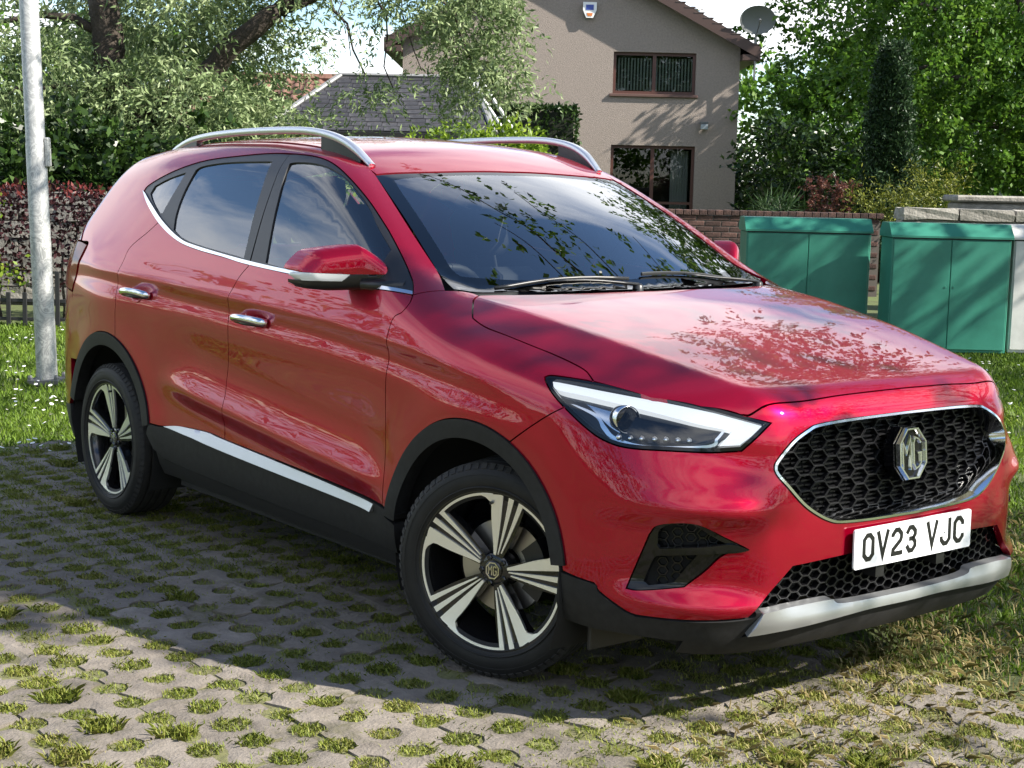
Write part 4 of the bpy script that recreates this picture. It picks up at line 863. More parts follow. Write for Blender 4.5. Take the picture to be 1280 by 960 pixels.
# ------------------------------------------------------------------ the car: outline points in car space (x forward, y left, z up, front axle at x = 0)
OUT = {
 'dlo': [(-2.515,-0.735,1.374), (-2.498,-0.725,1.394), (-2.407,-0.710,1.429), (-2.248,-0.687,1.473), (-2.072,-0.666,1.504), (-1.854,-0.649,1.520), (-1.616,-0.630,1.532), (-1.446,-0.622,1.530), (-1.311,-0.618,1.520), (-1.197,-0.624,1.498), (-1.067,-0.642,1.454), (-0.895,-0.669,1.378), (-0.744,-0.700,1.300), (-0.671,-0.717,1.259), (-0.577,-0.741,1.202), (-0.495,-0.766,1.152), (-0.450,-0.785,1.124), (-0.411,-0.812,1.093)],
 'chrome_lo': [(-0.411,-0.812,1.093), (-0.719,-0.840,1.101), (-1.060,-0.838,1.112), (-1.431,-0.834,1.129), (-1.629,-0.830,1.146), (-1.840,-0.827,1.162), (-2.024,-0.820,1.187), (-2.221,-0.801,1.243), (-2.408,-0.767,1.318), (-2.523,-0.735,1.374)],
 'chrome_up': [(-0.422,-0.804,1.102), (-0.727,-0.835,1.112), (-1.069,-0.833,1.124), (-1.440,-0.829,1.142), (-1.849,-0.822,1.174), (-2.011,-0.816,1.197), (-2.200,-0.796,1.254), (-2.370,-0.767,1.319), (-2.484,-0.742,1.363)],
 'glass_q': [(-2.443,-0.743,1.364), (-2.432,-0.727,1.395), (-2.334,-0.713,1.427), (-2.203,-0.698,1.454), (-2.251,-0.781,1.288), (-2.287,-0.780,1.291), (-2.386,-0.760,1.334)],
 'glass_r': [(-2.101,-0.805,1.228), (-2.130,-0.780,1.287), (-2.143,-0.739,1.375), (-2.130,-0.692,1.465), (-2.081,-0.682,1.481), (-1.897,-0.669,1.497), (-1.575,-0.656,1.503), (-1.482,-0.826,1.151), (-1.854,-0.820,1.181), (-2.016,-0.814,1.203)],
 'glass_f': [(-1.318,-0.828,1.142), (-1.447,-0.657,1.497), (-1.398,-0.650,1.502), (-1.270,-0.642,1.497), (-1.150,-0.643,1.475), (-1.051,-0.651,1.443), (-0.872,-0.684,1.361), (-0.765,-0.717,1.299), (-0.633,-0.747,1.225), (-0.512,-0.825,1.108), (-1.070,-0.832,1.127)],
 'gap_b': [(-1.419,-0.834,1.129), (-1.460,-0.851,1.086), (-1.488,-0.868,1.035), (-1.510,-0.870,0.967), (-1.505,-0.876,0.865), (-1.533,-0.865,0.714), (-1.499,-0.883,0.547)],
 'gap_rr': [(-2.272,-0.793,1.263), (-2.304,-0.817,1.210), (-2.407,-0.847,1.144), (-2.424,-0.872,1.083), (-2.440,-0.888,0.990), (-2.435,-0.901,0.918), (-2.442,-0.902,0.877), (-2.444,-0.901,0.790)],
 'gap_f': [(-0.408,-0.815,1.089), (-0.397,-0.833,1.069), (-0.404,-0.856,1.042), (-0.436,-0.871,1.014), (-0.443,-0.877,0.885), (-0.451,-0.881,0.704), (-0.438,-0.893,0.524), (-0.433,-0.899,0.425)],
 'sill_top': [(-2.147,-0.899,0.462), (-2.016,-0.887,0.459), (-1.838,-0.882,0.479), (-1.652,-0.880,0.486), (-1.468,-0.880,0.473), (-0.491,-0.893,0.425), (-0.427,-0.899,0.426)],
 'chrome_sill_bot': [(-1.980,-0.886,0.442), (-1.467,-0.880,0.425), (-0.504,-0.890,0.399)],
 'sill_bot': [(-2.019,-0.885,0.372), (-1.807,-0.872,0.331), (-1.141,-0.865,0.304), (-0.457,-0.877,0.301), (-0.378,-0.878,0.297)],
 'arch_f_out': [(-0.426,-0.899,0.416), (-0.368,-0.895,0.562), (-0.295,-0.896,0.656), (-0.187,-0.898,0.724), (-0.068,-0.899,0.761), (0.038,-0.894,0.760), (0.137,-0.885,0.741), (0.219,-0.876,0.691), (0.303,-0.870,0.631), (0.373,-0.865,0.552), (0.433,-0.862,0.396)],
 'arch_f_in': [(-0.358,-0.896,0.385), (-0.336,-0.897,0.495), (-0.278,-0.894,0.587), (-0.208,-0.895,0.650), (-0.123,-0.896,0.699), (-0.040,-0.895,0.716), (0.063,-0.888,0.704), (0.146,-0.879,0.669), (0.229,-0.870,0.605), (0.302,-0.867,0.548), (0.349,-0.866,0.491), (0.386,-0.865,0.395)],
 'arch_r_out': [(-3.070,-0.857,0.456), (-3.000,-0.870,0.509), (-2.957,-0.872,0.603), (-2.795,-0.890,0.709), (-2.598,-0.901,0.779), (-2.435,-0.901,0.785), (-2.291,-0.896,0.726), (-2.186,-0.894,0.608), (-2.107,-0.897,0.457)],
 'hood_gap': [(-0.271,-0.658,1.097), (-0.246,-0.699,1.087), (-0.167,-0.760,1.047), (-0.141,-0.770,1.037), (-0.071,-0.778,1.020), (0.024,-0.773,1.005), (0.125,-0.764,0.986), (0.209,-0.755,0.970), (0.300,-0.749,0.950), (0.348,-0.750,0.937), (0.385,-0.760,0.921), (0.396,-0.764,0.915)],
 'hood_front': [(0.763,-0.566,0.858), (0.781,-0.530,0.868), (0.806,-0.388,0.885), (0.811,-0.198,0.892), (0.813,0.008,0.894), (0.810,0.271,0.890), (0.793,0.460,0.888)],
 'hood_crease': [(-0.319,-0.725,1.099), (0.066,-0.673,1.042), (0.305,-0.634,1.002), (0.618,-0.593,0.927), (0.800,-0.490,0.870)],
 'headlight': [(0.259,-0.824,0.915), (0.281,-0.811,0.921), (0.398,-0.763,0.915), (0.557,-0.696,0.899), (0.678,-0.632,0.881), (0.763,-0.566,0.858), (0.812,-0.503,0.837), (0.803,-0.547,0.800), (0.783,-0.581,0.764), (0.735,-0.647,0.759), (0.664,-0.719,0.759), (0.568,-0.783,0.758), (0.501,-0.812,0.771), (0.440,-0.830,0.801), (0.362,-0.841,0.847), (0.308,-0.840,0.880), (0.271,-0.830,0.905)],
 'bump_gap': [(0.366,-0.841,0.845), (0.276,-0.865,0.791), (0.180,-0.880,0.731)],
 'grille': [(0.835,-0.508,0.724), (0.836,-0.500,0.742), (0.842,-0.452,0.788), (0.843,-0.392,0.815), (0.844,-0.362,0.824), (0.850,-0.239,0.831), (0.854,-0.016,0.835), (0.849,0.234,0.833), (0.837,0.407,0.829), (0.834,0.453,0.818), (0.836,0.489,0.782), (0.792,0.580,0.719), (0.847,0.496,0.693), (0.865,0.436,0.637), (0.881,0.331,0.578), (0.886,0.287,0.563), (0.892,0.128,0.555), (0.894,-0.066,0.551), (0.889,-0.232,0.555), (0.882,-0.334,0.566), (0.876,-0.382,0.589), (0.867,-0.429,0.621), (0.855,-0.481,0.675)],
 'fog': [(0.591,-0.797,0.384), (0.633,-0.759,0.534), (0.653,-0.750,0.559), (0.708,-0.722,0.572), (0.745,-0.685,0.568), (0.780,-0.630,0.538), (0.820,-0.579,0.508), (0.782,-0.629,0.493), (0.750,-0.669,0.445), (0.715,-0.705,0.403), (0.623,-0.777,0.384)],
 'intake': [(0.846,-0.566,0.343), (0.868,-0.458,0.452), (0.890,-0.243,0.466), (0.887,0.303,0.469), (0.877,0.405,0.467), (0.867,0.441,0.374), (0.881,0.320,0.379), (0.883,0.231,0.346), (0.886,-0.054,0.329), (0.880,-0.270,0.336), (0.879,-0.319,0.351), (0.861,-0.475,0.349)],
 'skid': [(0.809,-0.578,0.271), (0.857,-0.517,0.338), (0.879,-0.319,0.351), (0.880,-0.270,0.336), (0.886,-0.089,0.335), (0.883,0.233,0.341), (0.885,0.239,0.364), (0.873,0.393,0.367), (0.863,0.446,0.343), (0.861,0.434,0.320), (0.876,0.238,0.302), (0.875,-0.211,0.294), (0.836,-0.505,0.276)],
 'clad_top': [(0.387,-0.864,0.387), (0.510,-0.840,0.386), (0.527,-0.833,0.364), (0.591,-0.802,0.325), (0.620,-0.786,0.315), (0.833,-0.582,0.326)],
 'clad_bot': [(0.375,-0.842,0.262), (0.493,-0.822,0.254), (0.591,-0.785,0.256), (0.807,-0.575,0.264)],
 'crease': [(-2.266,-0.887,1.036), (-1.787,-0.879,1.015), (-0.850,-0.881,0.980), (-0.364,-0.889,0.944), (0.107,-0.877,0.880)],
 'drl': [(0.281,-0.821,0.912), (0.291,-0.815,0.914), (0.410,-0.774,0.906), (0.567,-0.704,0.890), (0.704,-0.622,0.867), (0.807,-0.515,0.836), (0.799,-0.553,0.801), (0.783,-0.582,0.777), (0.748,-0.629,0.774), (0.755,-0.616,0.794), (0.761,-0.597,0.816), (0.743,-0.615,0.822), (0.681,-0.668,0.836), (0.540,-0.748,0.866), (0.404,-0.802,0.885), (0.310,-0.830,0.893)],
 'hl_trim': [(0.368,-0.833,0.862), (0.392,-0.825,0.859), (0.454,-0.809,0.842), (0.488,-0.806,0.811), (0.523,-0.798,0.785), (0.602,-0.759,0.771), (0.728,-0.652,0.778), (0.739,-0.632,0.799), (0.745,-0.616,0.818)],
 'hl_trim_in': [(0.368,-0.833,0.862), (0.452,-0.814,0.833), (0.480,-0.813,0.802), (0.517,-0.804,0.777), (0.599,-0.763,0.762), (0.734,-0.646,0.771), (0.745,-0.627,0.796), (0.750,-0.611,0.816)],
 'proj': [(0.557,-0.762,0.827)],
 'proj2': [(0.655,-0.699,0.820)],
 'hl_dark': [(0.409,-0.812,0.869), (0.512,-0.771,0.856), (0.745,-0.617,0.816), (0.729,-0.649,0.782), (0.601,-0.758,0.774), (0.527,-0.795,0.789), (0.489,-0.804,0.816), (0.453,-0.808,0.845)],
 'beads': [(0.551,-0.785,0.782), (0.579,-0.769,0.781), (0.606,-0.753,0.782), (0.634,-0.733,0.783), (0.658,-0.715,0.784), (0.682,-0.695,0.784), (0.704,-0.675,0.784)],
 'fog_up': [(0.652,-0.748,0.511), (0.653,-0.747,0.543), (0.668,-0.740,0.557), (0.692,-0.728,0.566), (0.730,-0.700,0.568), (0.747,-0.672,0.552), (0.774,-0.638,0.529), (0.786,-0.623,0.521), (0.748,-0.670,0.512), (0.660,-0.744,0.501)],
 'fog_lo': [(0.624,-0.768,0.407), (0.643,-0.755,0.466), (0.654,-0.748,0.478), (0.720,-0.699,0.486), (0.738,-0.681,0.490), (0.717,-0.702,0.453), (0.695,-0.719,0.416), (0.685,-0.728,0.409), (0.638,-0.762,0.398)],
 'fog_blade': [(0.652,-0.748,0.511), (0.660,-0.744,0.500), (0.748,-0.670,0.512), (0.786,-0.623,0.520), (0.803,-0.600,0.518), (0.822,-0.576,0.507), (0.804,-0.600,0.499), (0.779,-0.633,0.496), (0.708,-0.710,0.489), (0.653,-0.748,0.484)],
 'fog_gloss': [(0.740,-0.680,0.490), (0.780,-0.631,0.493), (0.750,-0.669,0.450), (0.722,-0.698,0.408), (0.712,-0.709,0.402), (0.695,-0.719,0.416), (0.717,-0.702,0.453)],
 'handle_r': [(-2.366,-0.888,0.974), (-2.150,-0.880,0.957)],
 'handle_f': [(-1.450,-0.869,0.940), (-1.220,-0.869,0.936)],
 'handle_rc': [(-2.265,-0.881,0.981)],
 'handle_fc': [(-1.326,-0.869,0.944)],
 'tail': [(-3.007,-0.817,1.139), (-2.919,-0.821,1.157), (-2.785,-0.834,1.153), (-2.818,-0.849,1.113), (-2.807,-0.873,1.052), (-2.888,-0.865,0.996), (-2.930,-0.858,1.045)],
}

# the body is one smooth implicit surface; every panel is cut from it
def prof(pts,sig):
    pts=np.array(pts,float); x0,x1=pts[0,0],pts[-1,0]; n=1500
    xs=np.linspace(x0-4*sig,x1+4*sig,n)
    # linear extrapolate ends
    y=np.interp(xs,pts[:,0],pts[:,1])
    s0=(pts[1,1]-pts[0,1])/(pts[1,0]-pts[0,0]); s1=(pts[-1,1]-pts[-2,1])/(pts[-1,0]-pts[-2,0])
    y=np.where(xs<x0,pts[0,1]+s0*(xs-x0),y); y=np.where(xs>x1,pts[-1,1]+s1*(xs-x1),y)
    dx=xs[1]-xs[0]; m=int(4*sig/dx)+1
    k=np.exp(-.5*(np.arange(-m,m+1)*dx/sig)**2);k/=k.sum()
    yp=np.concatenate([y[0]+(np.arange(-m,0))*dx*s0,y,y[-1]+(np.arange(1,m+1))*dx*s1])
    ys=np.convolve(yp,k,'valid')
    def f(q):
        q=np.asarray(q,float)
        r=np.interp(q,xs,ys)
        r=np.where(q<xs[0],ys[0]+s0*(q-xs[0]),r); r=np.where(q>xs[-1],ys[-1]+s1*(q-xs[-1]),r)
        return r
    return f
def smax(a,b,k):
    h=np.maximum(k-np.abs(a-b),0)/k
    return np.maximum(a,b)+h*h*k*.25
def sstep(a,b,x):
    t=np.clip((x-a)/(b-a),0,1);return t*t*(3-2*t)
# ---- side half width
V_low=prof([(.10,.76),(.18,.815),(.26,.862),(.34,.884),(.44,.892),(.55,.884),(.70,.884),(.85,.888),(1.0,.888)],.03)
V_up=prof([(.80,.900),(.90,.897),(.98,.890),(1.06,.866),(1.15,.830),(1.30,.768),(1.45,.693),(1.52,.655),(1.60,.60)],.035)
W=prof([(-3.6,-.09),(-3.3,-.035),(-3.0,-.014),(-2.7,0.0),(-2.4,.004),(-2.0,-.006),(-1.5,-.010),(-.8,-.008),(-.3,0.0),(0.1,.004),(.35,-.006),(.55,-.035),(.70,-.085),(.9,-.19)],.09)
WU=prof([(-3.5,-.13),(-3.0,-.055),(-2.5,-.018),(-2.0,0),(-1.2,.0),(-.6,-.015),(-.2,-.03),(.3,-.03)],.12)  # extra for greenhouse
zc=prof([(-3.4,1.05),(-2.8,1.055),(-2.26,1.036),(-1.76,1.016),(-.84,.982),(-.36,.944),(.124,.883),(.5,.80)],.08)
zr=prof([(-2.3,.64),(-1.9,.625),(-1.5,.585),(-1.0,.54),(-.5,.50),(0,.47)],.06)
def S(x,z):
    c=zc(x)
    fc=sstep(-3.2,-2.6,x)*(1-sstep(-.15,.30,x))      # crease strength
    lo=V_low(z); up=V_up(z-(c-.98)*.6)
    d=z-c
    # blend low / up at the crease : min via smooth
    k=.012+.10*(1-fc)
    v=-smax(-lo,-up,k)
    v=v-.009*fc*np.exp(-((d+.055)/.035)**2)              # channel under crease
    v=v+.010*fc*np.exp(-((d+.0)/.022)**2)*0.5
    fr=sstep(-2.15,-1.75,x)*(1-sstep(-.62,-.38,x))
    r=z-zr(x)
    v=v+fr*(.016*np.exp(-(r/.045)**2)-.012*np.exp(-((r-.16)/.09)**2))
    # arches flare
    for xc in (-2.555,.02):
        rad=np.hypot(x-xc,z-.34)
        v=v+.012*np.exp(-((rad-.43)/.10)**2)*sstep(.2,.35,z)
    # rear haunch
    v=v+.014*np.exp(-((x+2.6)/.30)**2-((z-.93)/.10)**2)
    return v+W(x)+WU(x)*sstep(1.0,1.5,z)
F0=prof([(.10,.72),(.18,.80),(.24,.865),(.30,.885),(.40,.895),(.50,.898),(.60,.893),(.70,.880),(.80,.866),(.88,.845),(1.0,.80)],.03)
PF=prof([(-.15,0.0),(0,0.0),(.26,.006),(.4,.018),(.5,.034),(.6,.068),(.7,.13),(.8,.24),(.88,.37),(.95,.55)],.05)
def F(y,z):
    a=np.abs(y)
    up=sstep(.60,.90,z)
    return F0(z)-PF(a)-up*.12*sstep(.45,.88,a)
R0=prof([(.10,-3.22),(.20,-3.30),(.35,-3.385),(.5,-3.415),(.7,-3.415),(.9,-3.39),(1.02,-3.37),(1.08,-3.335),(1.2,-3.25),(1.35,-3.13),(1.45,-3.05),(1.6,-2.95)],.035)
PR=prof([(-.2,0),(0,0),(.3,.01),(.5,.03),(.6,.05),(.7,.085),(.8,.15),(.86,.23),(.93,.42)],.04)
def R(y,z): return R0(z)+PR(np.abs(y))
HOOD=prof([(-.6,1.125),(-.3,1.100),(0,1.062),(.3,1.010),(.5,.967),(.7,.922),(.80,.897),(.86,.872),(1.0,.79)],.05)
yc=prof([(-.7,.70),(-.33,.69),(0,.66),(.4,.60),(.7,.53),(.82,.50),(1,.44)],.08)
def hood(x,y):
    a=np.abs(y)
    d=a-yc(x)
    z=HOOD(x)+.016*(1-(a/.7)**2)
    # centre dish then crease
    z=z-.40*(np.sqrt(d**2+.010**2)+d)*.5-.25*np.maximum(d-.03,0)**2
    return z
WS=prof([(-1.6,1.76),(-1.0,1.502),(-.6,1.302),(-.2,1.078),(.2,.84)],.08)
def wind(x,y):
    return WS(x+.27*y*y+.0)-.0*y*y
ROOF=prof([(-3.6,1.30),(-3.2,1.475),(-2.9,1.548),(-2.5,1.595),(-2.1,1.614),(-1.7,1.615),(-1.4,1.596),(-1.2,1.562),(-1.0,1.508),(-.8,1.43)],.08)
def roof(x,y):
    a=np.abs(y)
    return ROOF(x)-.10*y*y-.25*np.maximum(a-.45,0)**2
def top(x,y):
    g=-smax(-roof(x,y),-wind(x,y),.05)     # min
    return smax(hood(x,y),g,.006+.10*sstep(.58,.76,np.abs(y)))-.0*x
def front_sculpt(a,z):
    w=sstep(.50,.62,a)*(1-sstep(.70,.84,a))
    b=.015*w*np.exp(-((z-.612)/.030)**2)                     # ridge over the fog vent
    b=b-.026*sstep(.52,.64,a)*(1-sstep(.76,.86,a))*sstep(.34,.42,z)*(1-sstep(.545,.60,z))   # pocket
    b=b+.016*sstep(.44,.56,a)*(1-sstep(.70,.83,a))*np.exp(-((z-.345)/.032)**2)  # lower lip
    b=b-.012*np.exp(-((a-.60)/.10)**2)*sstep(.66,.72,z)*(1-sstep(.74,.80,z))       # hollow between lamp and grille
    b=b+.006*np.exp(-((a-.50)/.05)**2)*sstep(.55,.62,z)*(1-sstep(.78,.84,z))
    return b
def f(x,y,z):
    a=np.abs(y)
    s=a-S(x,z)
    ft=x-F(a,z)
    fr=R(a,z)-x
    v=smax(s,ft,.10)
    v=smax(v,fr,.12)
    h=sstep(-.55,-.25,x)
    kt=.085-.02*h
    v=v-front_sculpt(a,z)*sstep(.35,.60,x)
    t=(z-top(x,a))*.85
    return smax(v,t,kt)
def grad(x,y,z,h=.0025):
    g=np.stack([f(x+h,y,z)-f(x-h,y,z),f(x,y+h,z)-f(x,y-h,z),f(x,y,z+h)-f(x,y,z-h)],-1)
    return g/np.linalg.norm(g,axis=-1,keepdims=True)
def cast(o,d,t0,t1,n=60):
    """first crossing outside->inside scanning from t0 to t1 (vectorised)"""
    o=np.atleast_2d(o);d=np.atleast_2d(d)
    N=max(len(o),len(d));o=np.broadcast_to(o,(N,3));d=np.broadcast_to(d,(N,3))
    ts=np.linspace(t0,t1,n)
    P=o[:,None]+d[:,None]*ts[None,:,None]
    v=f(P[...,0],P[...,1],P[...,2])
    ins=v<0; hit=ins.any(1); i=np.argmax(ins,1); i=np.maximum(i,1)
    a=ts[i-1];b=ts[i]
    for _ in range(30):
        m=(a+b)/2;Q=o+d*m[:,None];vv=f(Q[:,0],Q[:,1],Q[:,2])<0
        b=np.where(vv,m,b);a=np.where(vv,a,m)
    Q=o+d*((a+b)/2)[:,None]
    Q[~hit]=np.nan
    return Q
class Dom:
    """ray families used to lay panels on the body surface"""
    def __init__(s, kind): s.k = kind
    def inv(s, P):
        P = np.atleast_2d(np.array(P, float)); x, y, z = P.T
        if s.k == 'xc': return np.stack([x, .88 * np.arctan2(z - .75, -y)], 1)
        if s.k == 'top': return np.stack([x, y], 1)
        c = (-.1, .45) if s.k == 'front' else (-2.5, .65); sg = 1 if s.k == 'front' else -1
        dx = (x - c[0]) * sg; ph = np.arctan2(y, dx); th = np.arctan2(z - c[1], np.hypot(dx, y))
        return np.stack([.95 * ph, .95 * th], 1)
    def fwd(s, uv):
        u, v = np.asarray(uv, float).T; n = len(u); o = np.zeros((n, 3)); d = np.zeros((n, 3))
        if s.k == 'xc':
            a = v / .88; o[:, 0] = u; o[:, 2] = .75; d[:, 1] = -np.cos(a); d[:, 2] = np.sin(a); R = 1.35
        elif s.k == 'top':
            o[:, 0] = u; o[:, 1] = v; o[:, 2] = .4; d[:, 2] = 1; R = 1.4
        else:
            sg = 1 if s.k == 'front' else -1; c = (-.1, .45) if s.k == 'front' else (-2.5, .65)
            ph = u / .95; th = v / .95; o[:, 0] = c[0]; o[:, 2] = c[1]
            d[:, 0] = sg * np.cos(th) * np.cos(ph); d[:, 1] = np.cos(th) * np.sin(ph); d[:, 2] = np.sin(th); R = 1.6
        Q = cast(o + d * R, -d, 0, R * .9, 64)
        bad = np.isnan(Q[:, 0])
        if bad.any(): Q[bad] = (o + d * .8)[bad]
        return Q, grad(Q[:, 0], Q[:, 1], Q[:, 2])
XC, TOP, FRONT, REAR = Dom('xc'), Dom('top'), Dom('front'), Dom('rear')
def flipy(P): return [(p[0], -p[1], p[2]) for p in P]
def sym(half):
    """half outline on the near (y<0) side, running from the centre line to the centre line -> full outline"""
    h = [tuple(p) for p in half]
    return h + [p for p in flipy(h[::-1]) if abs(p[1]) > 1e-4]

def panel(name, dom, loops, mats, parent, res=.022, off=0.0, gap=.002, flange=.016, sides=(-1,), fl_mat=0, hole_gap=None, offfn=None, own=False):
    """cut a panel out of the body surface; sides: -1 near side, +1 mirrored copy"""
    L2 = []
    for i, l in enumerate(loops):
        q = dom.inv(l); g = gap if i == 0 else -(hole_gap if hole_gap is not None else gap)
        L2.append(offset_poly(q, g) if abs(g) > 1e-9 else q)
    V2, T, BL = triangulate(L2, res)
    P, Nn = dom.fwd(V2)
    o_ = off if offfn is None else offfn(P)[:, None]
    P = P + Nn * o_
    tn = np.cross(P[T[:, 1]] - P[T[:, 0]], P[T[:, 2]] - P[T[:, 0]]); fl = (tn * Nn[T[:, 0]]).sum(1) < 0
    T = T.copy(); T[fl] = T[fl][:, ::-1]
    V = [P]; NN = [Nn]; F = [tuple(t) for t in T]; M = [0] * len(T); b = len(P)
    if flange > 0:
        cen = P.mean(0)
        for bi, loop in enumerate(BL):
            n = len(loop); A = P[loop]; D = A - Nn[loop] * flange
            tv = np.roll(A, -1, 0) - np.roll(A, 1, 0); sn = np.cross(tv, Nn[loop]); sn /= np.linalg.norm(sn, axis=1, keepdims=True) + 1e-12
            # outwards from the panel
            lp2 = V2[loop]; area = np.sum(lp2[:, 0] * np.roll(lp2[:, 1], -1) - np.roll(lp2[:, 0], -1) * lp2[:, 1])
            e0 = tv[0]; t0 = None
            s_ = 1.0
            # decide the sign with one neighbouring triangle
            i0, i1 = loop[0], loop[1]
            for t in T:
                if i0 in t and i1 in t:
                    k = [j for j in t if j not in (i0, i1)][0]
                    if np.dot(sn[0], P[k] - A[0]) > 0: s_ = -1.0
                    break
            sn = sn * s_
            V += [A, D]; NN += [sn, sn]
            for i in range(n):
                j = (i + 1) % n; q = (b + i, b + j, b + n + j, b + n + i)
                nrm = np.cross(A[j] - A[i], D[i] - A[i])
                if np.dot(nrm, sn[i]) < 0: q = q[::-1]
                F.append(q); M.append(fl_mat)
            b += 2 * n
    V = np.concatenate(V); NN = np.concatenate(NN); out = []
    for s in sides:
        if own:
            o = mesh(name, V if s < 0 else V * np.array([1, -1, 1]), F if s < 0 else [q[::-1] for q in F], mats, parent, True, fmat=M); out.append(auto_smooth(o, 40)); continue
        if s < 0: out.append(mesh(name, V, F, mats, parent, normals=NN, fmat=M))
        else:
            m = np.array([1, -1, 1]); out.append(mesh(name, V * m, [q[::-1] for q in F], mats, parent, normals=NN * m, fmat=M))
    return out if len(sides) > 1 else out[0]
BOTH = (-1, 1)

def car_materials():
    M = {}
    p = mat('car_paint_red', (.40, .003, .012), .30, .72, 0.0, 1.0, .012)
    N, L, b = nodes(p)
    tc = N.new('ShaderNodeTexCoord'); vo = N.new('ShaderNodeTexVoronoi'); vo.inputs['Scale'].default_value = 2600; L.new(tc.outputs['Object'], vo.inputs['Vector'])
    mx = N.new('ShaderNodeMixRGB'); mx.inputs[1].default_value = (.31, .0002, .017, 1); mx.inputs[2].default_value = (.43, .0004, .024, 1)
    L.new(vo.outputs['Color'], mx.inputs[0]); L.new(mx.outputs[0], b.inputs['Base Color'])
    b.inputs['Coat IOR'].default_value = 1.48
    M['paint'] = p
    M['satin'] = mat('satin_black_trim', (.012, .012, .013), .38)
    M['clad'] = vary(mat('grained_black_plastic', (.012, .012, .013), .6, 0, .3), [(.009, .009, .0095), (.016, .016, .0165)], 40, bump=.15, bscale=900, bdist=.001)
    M['gloss'] = mat('gloss_black', (.004, .004, .005), .07, 0, .4)
    M['chrome'] = mat('chrome_trim', (.78, .79, .80), .10, 1.0)
    M['alu'] = mat('satin_aluminium', (.50, .51, .52), .40, .9)
    M['rail'] = mat('roof_rail_silver', (.66, .68, .71), .33, .85)
    M['silver'] = mat('silver_painted_plastic', (.42, .43, .44), .32, .75)
    M['dark'] = mat('dark_cavity', (.006, .006, .006), .8)
    M['glass_w'] = glass_mat('windscreen_glass', (.78, .84, .84), 1.52, 3.0)
    M['glass_s'] = glass_mat('side_window_glass', (.50, .54, .54), 1.52, 2.6)
    M['glass_d'] = glass_mat('tinted_band', (.015, .017, .02), 1.52, 1.5)
    M['lens'] = glass_mat('lamp_lens', (.94, .95, .96), 1.5, 1.5)
    M['rubber'] = vary(mat('tyre_rubber', (.01, .01, .01), .6, 0, .35), [(.006, .006, .0065), (.014, .0135, .013)], 9, bump=.25, bscale=160, bdist=.002)
    M['tread'] = vary(mat('tyre_tread', (.02, .02, .02), .8), [(.010, .010, .010), (.024, .022, .020)], 20)
    M['face'] = mat('machined_alloy', (.92, .92, .92), .36, .9)
    M['rimb'] = mat('alloy_gloss_black', (.012, .012, .013), .18, .2, .5, .5)
    M['disc'] = mat('brake_steel', (.42, .40, .38), .35, 1.0)
    M['drl'] = mat('white_light_guide', (.86, .88, .90), .25, 0, .5, .5, emit=(.92, .97, 1.0), es=.35)
    M['hl_chrome'] = mat('lamp_reflector', (.75, .77, .80), .18, 1.0)
    M['hl_dark'] = mat('lamp_housing', (.02, .022, .026), .3, .3)
    M['tail'] = mat('tail_lens', (.20, .004, .005), .10, 0, .18)
    M['plate'] = mat('number_plate_white', (.80, .81, .83), .35, 0, .5, .3)
    M['ink'] = mat('number_plate_ink', (.008, .008, .008), .35)
    M['seat'] = mat('seat_fabric', (.04, .042, .048), .8)
    M['dash'] = mat('dash_plastic', (.018, .018, .02), .6)
    M['liner'] = mat('headliner', (.30, .30, .30), .9)
    return M

